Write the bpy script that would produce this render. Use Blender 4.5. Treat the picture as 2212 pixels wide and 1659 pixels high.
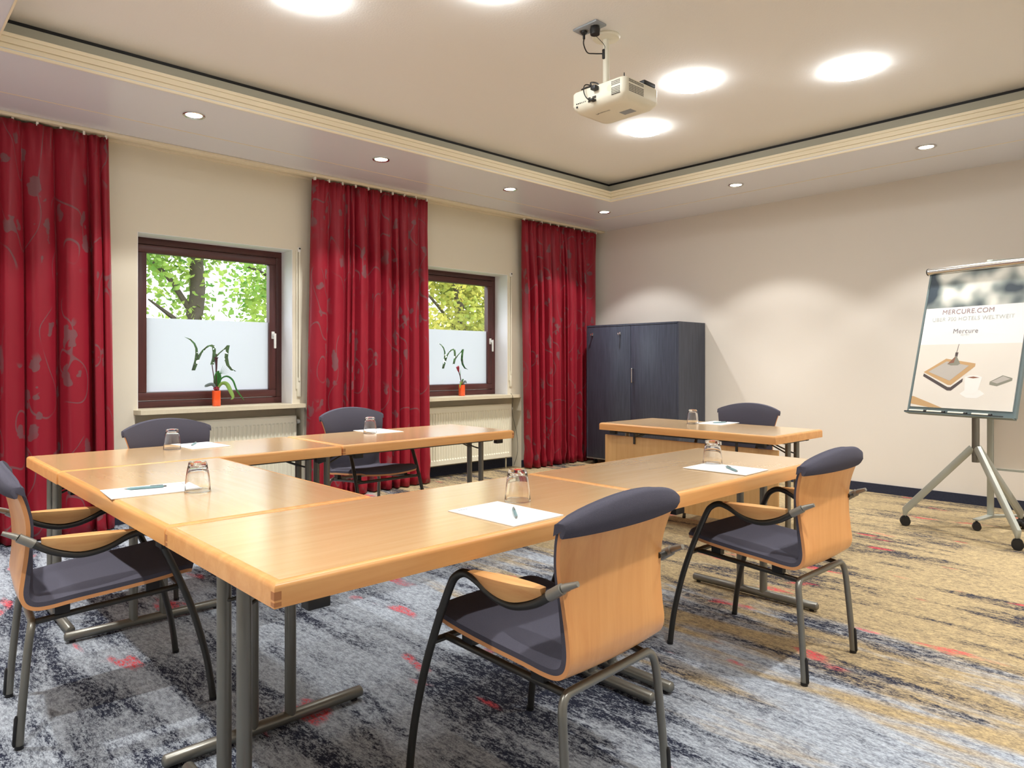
import bpy, bmesh, math, random
from mathutils import Vector, Matrix, Euler

for o in list(bpy.data.objects):
    bpy.data.objects.remove(o, do_unlink=True)
SC = bpy.context.scene
COL = SC.collection
random.seed(7)
PI = math.pi

# ------------------------------------------------------------------ camera
YAW = math.radians(46.6381)            # view direction measured from +X (towards white wall) to +Y (window wall)
cam_d = bpy.data.cameras.new('camera')
cam = bpy.data.objects.new('camera', cam_d)
COL.objects.link(cam)
cam.location = (0, 0, 1.2)
cam.rotation_euler = (PI / 2, 0, YAW - PI / 2)
cam_d.sensor_fit = 'HORIZONTAL'
cam_d.sensor_width = 36
cam_d.lens = 1520.14 / 2212 * 36
cam_d.shift_y = -(829.5 - 783.4) / 2212
cam_d.clip_start = 0.02
SC.camera = cam

# ------------------------------------------------------------------ world, exposure
SC.view_settings.view_transform = 'Standard'
SC.view_settings.look = 'None'
SC.view_settings.exposure = 0.62
SC.view_settings.gamma = 1.0
SC.view_settings.use_curve_mapping = False
W = bpy.data.worlds.new('overcast_sky')
SC.world = W
W.use_nodes = True
W.node_tree.nodes['Background'].inputs[0].default_value = (0.90, 0.94, 1.0, 1)
W.node_tree.nodes['Background'].inputs[1].default_value = 3.4

TRAY_POWER = 27.0      # emission of the opal ceiling lights
SPOT_POWER = 34.0      # watts of the wide spill of each recessed downlight
BEAM_POWER = 88.0     # watts of its narrow main beam

# ------------------------------------------------------------------ materials
def srgb(r, g, b):
    def f(c):
        c /= 255.0
        return c / 12.92 if c <= 0.04045 else ((c + 0.055) / 1.055) ** 2.4
    return (f(r), f(g), f(b), 1)

MATS = {}
def newmat(name):
    m = bpy.data.materials.new(name)
    m.use_nodes = True
    MATS[name] = m
    nt = m.node_tree
    return m, nt, nt.nodes, nt.links, nt.nodes['Principled BSDF']

def plain(name, col, rough=0.5, metal=0.0, spec=0.5, bump=0.0, bscale=200, coat=0.0, var=0.0, vscale=3.0):
    m, nt, N, L, P = newmat(name)
    P.inputs['Base Color'].default_value = col
    P.inputs['Roughness'].default_value = rough
    P.inputs['Metallic'].default_value = metal
    P.inputs['Specular IOR Level'].default_value = spec
    P.inputs['Coat Weight'].default_value = coat
    P.inputs['Coat Roughness'].default_value = 0.15
    if bump or var:
        tc = N.new('ShaderNodeTexCoord')
        if var:
            n2 = N.new('ShaderNodeTexNoise'); n2.inputs['Scale'].default_value = vscale
            n2.inputs['Detail'].default_value = 4
            L.new(tc.outputs['Object'], n2.inputs['Vector'])
            hs = N.new('ShaderNodeMixRGB'); hs.blend_type = 'MULTIPLY'; hs.inputs[0].default_value = var
            hs.inputs[1].default_value = col
            L.new(n2.outputs['Color'], hs.inputs[2])
            bw = N.new('ShaderNodeValToRGB')
            bw.color_ramp.elements[0].color = (0.55, 0.55, 0.55, 1); bw.color_ramp.elements[1].color = (1.3, 1.3, 1.3, 1)
            L.new(n2.outputs['Fac'], bw.inputs[0]); L.new(bw.outputs[0], hs.inputs[2])
            L.new(hs.outputs[0], P.inputs['Base Color'])
        if bump:
            n = N.new('ShaderNodeTexNoise'); n.inputs['Scale'].default_value = bscale
            n.inputs['Detail'].default_value = 3
            L.new(tc.outputs['Object'], n.inputs['Vector'])
            b = N.new('ShaderNodeBump'); b.inputs['Strength'].default_value = bump
            b.inputs['Distance'].default_value = 0.002
            L.new(n.outputs['Fac'], b.inputs['Height']); L.new(b.outputs['Normal'], P.inputs['Normal'])
    return m

def wood(name, c1, c2, rough=0.35, axis=0, scale=1.0, coat=0.0, spec=0.5):
    """straight-grained wood, grain along the given object axis"""
    m, nt, N, L, P = newmat(name)
    tc = N.new('ShaderNodeTexCoord'); mp = N.new('ShaderNodeMapping')
    s = [38 * scale] * 3; s[axis] = 2.2 * scale
    mp.inputs['Scale'].default_value = s
    L.new(tc.outputs['Object'], mp.inputs['Vector'])
    n = N.new('ShaderNodeTexNoise'); n.inputs['Scale'].default_value = 1.0
    n.inputs['Detail'].default_value = 5; n.inputs['Roughness'].default_value = 0.6; n.inputs['Distortion'].default_value = 0.4
    L.new(mp.outputs[0], n.inputs['Vector'])
    r = N.new('ShaderNodeValToRGB')
    r.color_ramp.elements[0].position = 0.3; r.color_ramp.elements[0].color = c2
    r.color_ramp.elements[1].position = 0.7; r.color_ramp.elements[1].color = c1
    L.new(n.outputs['Fac'], r.inputs[0]); L.new(r.outputs[0], P.inputs['Base Color'])
    P.inputs['Roughness'].default_value = rough
    P.inputs['Specular IOR Level'].default_value = spec
    P.inputs['Coat Weight'].default_value = coat; P.inputs['Coat Roughness'].default_value = 0.2
    if coat >= 1: P.inputs['Coat IOR'].default_value = 1.7
    return m

def glassy(name, col=(1, 1, 1, 1), rough=0.0, ior=1.45):
    m, nt, N, L, P = newmat(name)
    P.inputs['Base Color'].default_value = col
    P.inputs['Roughness'].default_value = rough
    P.inputs['IOR'].default_value = ior
    P.inputs['Transmission Weight'].default_value = 1.0
    return m

def emit(name, col, strength):
    m, nt, N, L, P = newmat(name)
    P.inputs['Base Color'].default_value = (0.8, 0.8, 0.8, 1)
    P.inputs['Emission Color'].default_value = col
    P.inputs['Emission Strength'].default_value = strength
    return m

WALL = plain('wall_paint', srgb(232, 226, 217), 0.85, bump=0.15, bscale=160)
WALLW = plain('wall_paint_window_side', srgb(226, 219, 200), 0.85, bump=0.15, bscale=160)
REVEAL = plain('reveal_paint', srgb(236, 236, 238), 0.7)
CEIL = plain('ceiling_paint', srgb(237, 235, 232), 0.9, bump=0.5, bscale=90)
SOFF = plain('soffit_lacquer', srgb(228, 231, 240), 0.2, spec=0.45)
MOULD = plain('moulding_cream', srgb(240, 228, 200), 0.5)
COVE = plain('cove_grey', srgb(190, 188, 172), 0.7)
SEAMM = plain('seam_cream', srgb(240, 224, 190), 0.5)
BEECH = wood('beech_laminate', srgb(238, 201, 148), srgb(230, 189, 133), 0.26, 0, 1.0, coat=1.0)
LIP = wood('beech_lipping', srgb(238, 180, 114), srgb(224, 158, 94), 0.30, 0, 0.8)
LIPD = plain('end_grain', srgb(186, 124, 76), 0.6)
PLYW = wood('beech_plywood', srgb(240, 176, 108), srgb(228, 158, 92), 0.33, 2, 0.8, coat=0.15)
PLYE = plain('plywood_edge', srgb(226, 160, 104), 0.5)
ARMW = wood('armrest_beech', srgb(232, 184, 122), srgb(210, 150, 92), 0.4, 1, 0.9)
PANELW = wood('panel_beech', srgb(214, 172, 116), srgb(202, 156, 98), 0.4, 2, 1.2)
STEEL = plain('grey_steel', srgb(126, 125, 118), 0.34, metal=0.6)
DSTEEL = plain('dark_steel', srgb(74, 73, 70), 0.36, metal=0.7)
SLEEVE = plain('pale_steel', srgb(150, 148, 140), 0.4, metal=0.6)
BLACK = plain('black_plastic', srgb(24, 24, 26), 0.45)
CHROME = plain('satin_chrome', srgb(215, 213, 208), 0.22, metal=1.0)
SILVER = plain('silver_paint', srgb(178, 182, 174), 0.38, metal=0.25)
FABRIC = plain('charcoal_fabric', srgb(92, 91, 104), 0.95, spec=0.1, bump=0.8, bscale=900, var=0.5, vscale=500)
WHITEP = plain('white_plastic', srgb(238, 238, 234), 0.4)
CREAMP = plain('cream_enamel', srgb(232, 228, 208), 0.4)
PAPER = plain('white_paper', srgb(246, 247, 247), 0.8)
PAPERB = plain('paper_pad_edge', srgb(200, 190, 175), 0.8)
TEAL = plain('teal_plastic', srgb(128, 162, 168), 0.35)
RED = plain('red_print', srgb(210, 50, 36), 0.5)
CABM = wood('black_ash', srgb(66, 72, 88), srgb(48, 53, 66), 0.38, 2, 1.5)
FRAMEW = wood('mahogany_frame', srgb(92, 48, 46), srgb(66, 34, 34), 0.4, 0, 0.7)
FRAMEV = wood('mahogany_frame_upright', srgb(92, 48, 46), srgb(66, 34, 34), 0.4, 2, 0.7)
SILLM = plain('stone_sill', srgb(216, 206, 180), 0.45, var=0.25, vscale=90)
BASEM = plain('dark_carpet_strip', srgb(44, 48, 66), 0.95, var=0.7, vscale=70)
ORANGE = plain('orange_glass', srgb(244, 92, 40), 0.18, coat=0.5)
LEAFG = plain('leaf_green', srgb(52, 120, 52), 0.45, var=0.4, vscale=30)
LEAFY = plain('leaf_yellow_green', srgb(132, 168, 84), 0.5)
STEMM = plain('dark_stem', srgb(70, 36, 44), 0.6)
BERRY = plain('berry_red', srgb(150, 36, 56), 0.4)
PETAL = plain('white_petal', srgb(240, 240, 236), 0.6)
TUMBLER = glassy('tumbler_glass')
OPAL = emit('opal_light', (0.94, 0.985, 1.0, 1), TRAY_POWER)
LAMPG = emit('downlight_glow', (1.0, 0.93, 0.82, 1), 9.0)
PROJ = plain('projector_white', srgb(236, 232, 214), 0.45)
PROJD = plain('projector_vent', srgb(70, 66, 58), 0.7)
GREYP = plain('grey_plate', srgb(150, 156, 162), 0.4)
BOARD = plain('board_grey_green', srgb(112, 128, 130), 0.45)
WBOARD = plain('whiteboard_enamel', srgb(222, 212, 200), 0.3)
BARK = plain('tree_bark', srgb(72, 64, 52), 0.9, bump=1.0, bscale=12, var=0.5, vscale=6)
GRASS = plain('lawn', srgb(92, 122, 58), 0.95, var=0.6, vscale=3)

def leafmat(name, c1, c2):
    m, nt, N, L, P = newmat(name)
    N.remove(P)
    tc = N.new('ShaderNodeTexCoord')
    n = N.new('ShaderNodeTexNoise'); n.inputs['Scale'].default_value = 1.6; n.inputs['Detail'].default_value = 8
    L.new(tc.outputs['Object'], n.inputs['Vector'])
    r = N.new('ShaderNodeValToRGB'); r.color_ramp.elements[0].position = 0.35; r.color_ramp.elements[1].position = 0.65
    r.color_ramp.elements[0].color = c1; r.color_ramp.elements[1].color = c2
    L.new(n.outputs['Fac'], r.inputs[0])
    d = N.new('ShaderNodeBsdfDiffuse'); t = N.new('ShaderNodeBsdfTranslucent'); mx = N.new('ShaderNodeMixShader')
    mx.inputs[0].default_value = 0.5
    L.new(r.outputs[0], d.inputs[0]); L.new(r.outputs[0], t.inputs[0])
    L.new(d.outputs[0], mx.inputs[1]); L.new(t.outputs[0], mx.inputs[2])
    L.new(mx.outputs[0], N['Material Output'].inputs['Surface'])
    return m
LEAF_A = leafmat('foliage_fresh', srgb(104, 152, 70), srgb(196, 212, 112))
LEAF_B = leafmat('foliage_yellow', srgb(140, 158, 72), srgb(224, 214, 112))
LEAF_C = leafmat('foliage_dark', srgb(40, 76, 44), srgb(84, 116, 60))

def panemat():
    m, nt, N, L, P = newmat('window_glass')
    N.remove(P)
    g = N.new('ShaderNodeBsdfGlossy'); g.inputs['Roughness'].default_value = 0.0
    t = N.new('ShaderNodeBsdfTransparent'); t.inputs[0].default_value = (0.95, 0.97, 0.97, 1)
    mx = N.new('ShaderNodeMixShader'); mx.inputs[0].default_value = 0.05
    L.new(t.outputs[0], mx.inputs[1]); L.new(g.outputs[0], mx.inputs[2])
    L.new(mx.outputs[0], N['Material Output'].inputs['Surface'])
    return m
PANE = panemat()

def filmmat():
    m, nt, N, L, P = newmat('frosted_film')
    N.remove(P)
    d = N.new('ShaderNodeBsdfDiffuse'); d.inputs[0].default_value = (0.8, 0.82, 0.85, 1)
    t = N.new('ShaderNodeBsdfTranslucent'); t.inputs[0].default_value = (0.525, 0.505, 0.555, 1)
    mx = N.new('ShaderNodeMixShader'); mx.inputs[0].default_value = 0.8
    L.new(d.outputs[0], mx.inputs[1]); L.new(t.outputs[0], mx.inputs[2])
    L.new(mx.outputs[0], N['Material Output'].inputs['Surface'])
    return m
FILM = filmmat()

def math_node(N, L, op, a, b=None, clamp=False):
    n = N.new('ShaderNodeMath'); n.operation = op; n.use_clamp = clamp
    for i, v in enumerate((a, b)):
        if v is None: continue
        if isinstance(v, (int, float)): n.inputs[i].default_value = v
        else: L.new(v, n.inputs[i])
    return n.outputs[0]

def carpet():
    m, nt, N, L, P = newmat('woven_carpet')
    tc = N.new('ShaderNodeTexCoord')
    def noise(sx, sy, detail=3, rough=0.55, off=0.0, dist=0.0):
        mp = N.new('ShaderNodeMapping'); mp.inputs['Scale'].default_value = (sx, sy, 1); mp.inputs['Location'].default_value = (off, off * 1.7, off)
        L.new(tc.outputs['Object'], mp.inputs['Vector'])
        n = N.new('ShaderNodeTexNoise'); n.inputs['Scale'].default_value = 1; n.inputs['Detail'].default_value = detail
        n.inputs['Roughness'].default_value = rough; n.inputs['Distortion'].default_value = dist
        L.new(mp.outputs[0], n.inputs['Vector'])
        return n.outputs['Fac']
    def smooth(v, a, b):
        mr = N.new('ShaderNodeMapRange'); mr.interpolation_type = 'SMOOTHSTEP'
        mr.inputs[1].default_value = a; mr.inputs[2].default_value = b
        L.new(v, mr.inputs[0]); return mr.outputs[0]
    sep = N.new('ShaderNodeSeparateXYZ'); L.new(tc.outputs['Object'], sep.inputs[0])
    X, Y = sep.outputs[0], sep.outputs[1]
    streak = noise(7.0, 1.15, 4, 0.62, 3.1, 0.5)
    patch = noise(2.4, 1.0, 3, 0.55, 9.4)
    fine = noise(105, 36, 3, 0.75, 1.0)
    mid = noise(48, 17, 3, 0.65, 5.0)
    grain = noise(290, 120, 1, 0.6, 7.0)
    fsum = math_node(N, L, 'ADD', math_node(N, L, 'MULTIPLY', fine, 0.48), math_node(N, L, 'MULTIPLY', mid, 0.28))
    fib = smooth(math_node(N, L, 'ADD', fsum, math_node(N, L, 'MULTIPLY', grain, 0.24)), 0.39, 0.61)
    inv = math_node(N, L, 'SUBTRACT', 1, fib)
    tn = noise(5.0, 0.75, 4, 0.62, 20.0, 0.4)
    xx = math_node(N, L, 'SUBTRACT', X, math_node(N, L, 'MULTIPLY', Y, 0.10))
    g = math_node(N, L, 'ADD', math_node(N, L, 'MULTIPLY', math_node(N, L, 'SUBTRACT', xx, 2.55), 0.22), tn)
    tmask = smooth(g, 0.41, 0.63)
    mix0 = N.new('ShaderNodeMixRGB'); L.new(tmask, mix0.inputs[0])
    mix0.inputs[1].default_value = srgb(182, 191, 202); mix0.inputs[2].default_value = srgb(190, 169, 128)
    blot = math_node(N, L, 'ADD', math_node(N, L, 'MULTIPLY', streak, 0.62), math_node(N, L, 'MULTIPLY', patch, 0.38))
    thr = math_node(N, L, 'ADD', blot, math_node(N, L, 'MULTIPLY', tmask, -0.035))
    D = smooth(thr, 0.43, 0.62)
    d1 = math_node(N, L, 'MULTIPLY', D, math_node(N, L, 'ADD', math_node(N, L, 'MULTIPLY', inv, 0.70), 0.42))
    dk = math_node(N, L, 'ADD', d1, math_node(N, L, 'MULTIPLY', inv, 0.58), True)
    mix = N.new('ShaderNodeMixRGB'); L.new(dk, mix.inputs[0]); L.new(mix0.outputs[0], mix.inputs[1]); mix.inputs[2].default_value = srgb(42, 46, 62)
    rn = noise(6.5, 2.1, 2, 0.5, 41.0)
    r1 = smooth(rn, 0.645, 0.71)
    r2 = math_node(N, L, 'MULTIPLY', r1, smooth(fine, 0.36, 0.60))
    mix2 = N.new('ShaderNodeMixRGB'); L.new(r2, mix2.inputs[0]); L.new(mix.outputs[0], mix2.inputs[1]); mix2.inputs[2].default_value = srgb(206, 76, 84)
    L.new(mix2.outputs[0], P.inputs['Base Color'])
    P.inputs['Roughness'].default_value = 0.95; P.inputs['Specular IOR Level'].default_value = 0.1
    bp = N.new('ShaderNodeBump'); bp.inputs['Strength'].default_value = 0.5; bp.inputs['Distance'].default_value = 0.003
    L.new(fine, bp.inputs['Height']); L.new(bp.outputs[0], P.inputs['Normal'])
    return m
CARPET = carpet()

def curtainmat():
    m, nt, N, L, P = newmat('red_satin_floral')
    uv = N.new('ShaderNodeUVMap')
    def mapping(sx, sy, rot, off):
        mp = N.new('ShaderNodeMapping'); mp.inputs['Scale'].default_value = (sx, sy, 1)
        mp.inputs['Rotation'].default_value = (0, 0, rot); mp.inputs['Location'].default_value = (off, off, 0)
        L.new(uv.outputs[0], mp.inputs['Vector']); return mp.outputs[0]
    def thresh(v, a, b):
        mr = N.new('ShaderNodeMapRange'); mr.interpolation_type = 'SMOOTHSTEP'
        mr.inputs[1].default_value = a; mr.inputs[2].default_value = b; mr.inputs[3].default_value = 1; mr.inputs[4].default_value = 0
        L.new(v, mr.inputs[0]); return mr.outputs[0]
    nz = N.new('ShaderNodeTexNoise'); nz.inputs['Scale'].default_value = 10; L.new(uv.outputs[0], nz.inputs['Vector'])
    def leaves(sx, sy, rot, off, t):
        v = N.new('ShaderNodeTexVoronoi'); v.inputs['Scale'].default_value = 1; v.inputs['Randomness'].default_value = 0.9
        add = N.new('ShaderNodeMixRGB'); add.blend_type = 'ADD'; add.inputs[0].default_value = 0.8
        L.new(mapping(sx, sy, rot, off), add.inputs[1]); L.new(nz.outputs['Color'], add.inputs[2])
        L.new(add.outputs[0], v.inputs['Vector'])
        return thresh(v.outputs['Distance'], t, t + 0.03)
    l1 = leaves(7, 3.4, 0.6, 0.0, 0.21)
    l2 = leaves(6.4, 3.8, -0.7, 3.3, 0.18)
    n2 = N.new('ShaderNodeTexNoise'); n2.inputs['Scale'].default_value = 1; n2.inputs['Detail'].default_value = 0
    L.new(mapping(5.5, 2.6, 0.2, 7.0), n2.inputs['Vector'])
    st = math_node(N, L, 'ABSOLUTE', math_node(N, L, 'SUBTRACT', n2.outputs['Fac'], 0.52))
    l3 = thresh(st, 0.006, 0.012)
    n3 = N.new('ShaderNodeTexNoise'); n3.inputs['Scale'].default_value = 2.2; L.new(uv.outputs[0], n3.inputs['Vector'])
    area = math_node(N, L, 'SUBTRACT', 1, thresh(n3.outputs['Fac'], 0.42, 0.50))
    mk = math_node(N, L, 'MULTIPLY', math_node(N, L, 'MAXIMUM', math_node(N, L, 'MAXIMUM', l1, l2), l3), area)
    mk = math_node(N, L, 'MULTIPLY', mk, 0.8)
    mix = N.new('ShaderNodeMixRGB'); L.new(mk, mix.inputs[0])
    mix.inputs[1].default_value = srgb(142, 25, 43); mix.inputs[2].default_value = srgb(112, 82, 86)
    L.new(mix.outputs[0], P.inputs['Base Color'])
    P.inputs['Roughness'].default_value = 0.42; P.inputs['Specular IOR Level'].default_value = 0.3
    P.inputs['Sheen Weight'].default_value = 0.3; P.inputs['Sheen Tint'].default_value = srgb(230, 90, 100)
    return m
CURT = curtainmat()

def bokeh():
    m, nt, N, L, P = newmat('poster_photo_print')
    tc = N.new('ShaderNodeTexCoord')
    n = N.new('ShaderNodeTexNoise'); n.inputs['Scale'].default_value = 5.5; n.inputs['Detail'].default_value = 1.5
    L.new(tc.outputs['Object'], n.inputs['Vector'])
    r = N.new('ShaderNodeValToRGB'); e = r.color_ramp.elements
    e[0].position = 0.36; e[0].color = srgb(52, 66, 78); e[1].position = 0.62; e[1].color = srgb(236, 236, 226)
    q = e.new(0.46); q.color = srgb(140, 150, 146)
    L.new(n.outputs['Fac'], r.inputs[0]); L.new(r.outputs[0], P.inputs['Base Color'])
    P.inputs['Roughness'].default_value = 0.5
    return m
BOKEH = bokeh()

# ------------------------------------------------------------------ mesh helpers
def link(o, parent=None):
    COL.objects.link(o)
    if parent is not None:
        o.parent = parent
    return o

def mesh_obj(name, bm, mat, parent=None, smooth=False, auto=None):
    me = bpy.data.meshes.new(name)
    bmesh.ops.recalc_face_normals(bm, faces=bm.faces[:])
    bm.to_mesh(me); bm.free()
    mats = mat if isinstance(mat, (list, tuple)) else [mat]
    for mm in mats: me.materials.append(mm)
    if smooth:
        me.polygons.foreach_set('use_smooth', [True] * len(me.polygons))
        if auto is not None:
            me.set_sharp_from_angle(angle=math.radians(auto))
    o = bpy.data.objects.new(name, me)
    return link(o, parent)

def tag(o, label, cat, group=None):
    o['label'] = label; o['category'] = cat
    if group: o['group'] = group
    return o

def thing(name, label, cat, loc=(0, 0, 0), rz=0.0, group=None):
    o = bpy.data.objects.new(name, None)
    o.empty_display_size = 0.1
    o.location = loc; o.rotation_euler = (0, 0, rz)
    link(o)
    return tag(o, label, cat, group)

def struct(o):
    o['kind'] = 'structure'
    return o

def box(bm, x0, x1, y0, y1, z0, z1, bev=0.0, seg=2, mi=0):
    vs = [bm.verts.new(p) for p in ((x0, y0, z0), (x1, y0, z0), (x1, y1, z0), (x0, y1, z0), (x0, y0, z1), (x1, y0, z1), (x1, y1, z1), (x0, y1, z1))]
    fs = [bm.faces.new([vs[i] for i in f]) for f in ((0, 3, 2, 1), (4, 5, 6, 7), (0, 1, 5, 4), (1, 2, 6, 5), (2, 3, 7, 6), (3, 0, 4, 7))]
    for f in fs: f.material_index = mi
    if bev:
        es = list({e for f in fs for e in f.edges})
        bmesh.ops.bevel(bm, geom=es, offset=bev, segments=seg, affect='EDGES', profile=0.5)

def boxo(name, b, mat, parent=None, bev=0.0, seg=2):
    bm = bmesh.new(); box(bm, *b, bev=bev, seg=seg)
    return mesh_obj(name, bm, mat, parent, smooth=bev > 0, auto=40 if bev > 0 else None)

def spline(pts, n=6):
    """Catmull-Rom through pts (tuples of any length)"""
    P = [tuple(2 * a - b for a, b in zip(pts[0], pts[1]))] + list(pts) + [tuple(2 * a - b for a, b in zip(pts[-1], pts[-2]))]
    out = []
    for i in range(1, len(P) - 2):
        p0, p1, p2, p3 = P[i - 1], P[i], P[i + 1], P[i + 2]
        for k in range(n):
            t = k / n
            out.append(tuple(0.5 * (2 * b + (c - a) * t + (2 * a - 5 * b + 4 * c - d) * t * t + (3 * b - a - 3 * c + d) * t ** 3)
                             for a, b, c, d in zip(p0, p1, p2, p3)))
    out.append(tuple(pts[-1]))
    return out

def tube(bm, path, r, n=10, caps=True, mi=0):
    """sweep a circle (radius r or list) along a polyline"""
    P = [Vector(p) for p in path]
    rs = r if isinstance(r, (list, tuple)) else [r] * len(P)
    up = None; rings = []
    for i, p in enumerate(P):
        if i == 0: t = P[1] - P[0]
        elif i == len(P) - 1: t = P[-1] - P[-2]
        else: t = (P[i + 1] - p).normalized() + (p - P[i - 1]).normalized()
        t.normalize()
        if up is None:
            a = Vector((0, 0, 1)) if abs(t.z) < 0.9 else Vector((1, 0, 0))
            up = (a - t * a.dot(t)).normalized()
        else:
            up = (up - t * up.dot(t))
            if up.length < 1e-6: up = Vector((1, 0, 0))
            up.normalize()
        sd = t.cross(up)
        rings.append([bm.verts.new(p + (up * math.cos(2 * PI * k / n) + sd * math.sin(2 * PI * k / n)) * rs[i]) for k in range(n)])
    for a, b in zip(rings, rings[1:]):
        for k in range(n):
            f = bm.faces.new((a[k], a[(k + 1) % n], b[(k + 1) % n], b[k])); f.material_index = mi
    if caps:
        f = bm.faces.new(rings[0][::-1]); f.material_index = mi
        f = bm.faces.new(rings[-1]); f.material_index = mi

def tubeo(name, path, r, mat, parent=None, n=10):
    bm = bmesh.new(); tube(bm, path, r, n)
    return mesh_obj(name, bm, mat, parent, smooth=True, auto=50)

def lathe(bm, prof, n=24, cx=0, cy=0, close=False):
    rings = []
    for r, z in prof:
        if r < 1e-6: rings.append([bm.verts.new((cx, cy, z))])
        else: rings.append([bm.verts.new((cx + r * math.cos(2 * PI * k / n), cy + r * math.sin(2 * PI * k / n), z)) for k in range(n)])
    pr = list(zip(rings, rings[1:]))
    if close: pr.append((rings[-1], rings[0]))
    for a, b in pr:
        for k in range(n):
            k2 = (k + 1) % n
            if len(a) == 1 and len(b) == 1: continue
            if len(a) == 1: bm.faces.new((a[0], b[k], b[k2]))
            elif len(b) == 1: bm.faces.new((a[k], a[k2], b[0]))
            else: bm.faces.new((a[k], a[k2], b[k2], b[k]))

def latheo(name, prof, mat, parent=None, n=24, cx=0, cy=0, close=False, auto=40):
    bm = bmesh.new(); lathe(bm, prof, n, cx, cy, close)
    return mesh_obj(name, bm, mat, parent, smooth=True, auto=auto)

def grid(bm, rows, mi=0):
    V = [[bm.verts.new(p) for p in r] for r in rows]
    for a, b in zip(V, V[1:]):
        for i in range(len(a) - 1):
            f = bm.faces.new((a[i], a[i + 1], b[i + 1], b[i])); f.material_index = mi
    return V

def prism(bm, poly, h0, h1, plane='xz', mi=0):
    """extrude a 2D polygon; plane xz -> extrude along y, xy -> along z, yz -> along x"""
    def P(a, b, h):
        return {'xz': (a, h, b), 'xy': (a, b, h), 'yz': (h, a, b)}[plane]
    A = [bm.verts.new(P(a, b, h0)) for a, b in poly]; B = [bm.verts.new(P(a, b, h1)) for a, b in poly]
    fs = [bm.faces.new(A), bm.faces.new(B)]
    n = len(poly)
    for i in range(n):
        fs.append(bm.faces.new((A[i], A[(i + 1) % n], B[(i + 1) % n], B[i])))
    for f in fs: f.material_index = mi

def copy_tree(o, parent=None):
    c = o.copy(); COL.objects.link(c)
    if parent is not None: c.parent = parent
    for ch in list(o.children): copy_tree(ch, c)
    return c

# ------------------------------------------------------------------ room shell
WX, WY, XL, YN = 6.915, 5.788, -0.68, -0.64       # white wall, window wall, wall left of camera, wall behind camera
HS, HC = 2.845, 3.065                             # soffit and tray ceiling heights
TX0, TX1, TY0, TY1 = 0.555, 5.676, 0.60, 4.540    # tray opening
WINS = [(1.588, 2.828), (4.158, 5.398)]           # window openings
NICHE = [(1.572, 2.935), (4.15, 5.612)]
WZ0, WZ1 = 0.842, 2.187
YB = 6.15                                         # outer face of the window wall
YNI = 5.95                                        # back of the radiator niches

floor = boxo('floor', (XL, WX, YN, YB, -0.10, 0.0), CARPET)
struct(floor); floor['label'] = 'blue grey and tan streaked carpet with red flecks'

bm = bmesh.new()                                   # window wall with openings and radiator niches
xs = [XL]
for (a, b), (c, d) in zip(WINS, NICHE): xs += [c, a, b, d]
xs.append(WX)
box(bm, XL, NICHE[0][0], WY, YB, 0, 3.2)
box(bm, NICHE[0][1], NICHE[1][0], WY, YB, 0, 3.2)
box(bm, NICHE[1][1], WX, WY, YB, 0, 3.2)
for (a, b), (c, d) in zip(WINS, NICHE):
    box(bm, c, d, WY, YB, WZ1, 3.2)
    if a > c: box(bm, c, a, WY, YB, WZ0 - 0.035, WZ1)
    box(bm, b, d, WY, YB, WZ0 - 0.035, WZ1)
    box(bm, c, d, YNI, YB, 0, WZ0 - 0.035)
w = struct(mesh_obj('wall_window', bm, WALLW)); w['label'] = 'beige wall with two windows and radiator niches'
for (a, b) in WINS:                                # painted reveals of the window openings
    bm = bmesh.new()
    box(bm, b - 0.004, b, WY + 0.002, 6.0, WZ0, WZ1); box(bm, a, a + 0.004, WY + 0.002, 6.0, WZ0, WZ1); box(bm, a + 0.004, b - 0.004, WY + 0.002, 6.0, WZ1 - 0.004, WZ1)
    o = mesh_obj('reveal_lining', bm, REVEAL, w)
w = struct(boxo('wall_white', (WX, WX + 0.15, YN, YB, 0, 3.2), WALL)); w['label'] = 'plain cream wall behind the flipchart'
w = struct(boxo('wall_camera_side', (XL - 0.15, XL, YN, YB, 0, 3.2), WALL)); w['label'] = 'plain cream wall beside the camera'
w = struct(boxo('wall_behind', (XL - 0.15, WX + 0.15, YN - 0.15, YN, 0, 3.2), WALL)); w['label'] = 'plain cream wall behind the camera'

ceil = struct(boxo('ceiling', (XL - 0.1, WX + 0.1, YN - 0.1, YB, HC, HC + 0.12), CEIL)); ceil['label'] = 'textured beige tray ceiling'
# soffit ring
bm = bmesh.new()
E_ = 0.20
box(bm, XL, WX, TY1, WY, HS, HS + 0.02); box(bm, XL, WX, YN, TY0, HS, HS + 0.02)
box(bm, XL, TX0, TY0, TY1, HS, HS + 0.02); box(bm, TX1, WX, TY0, TY1, HS, HS + 0.02)
s = struct(mesh_obj('ceiling_soffit', bm, SOFF)); s['label'] = 'glossy lowered ceiling border around the tray'

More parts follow.
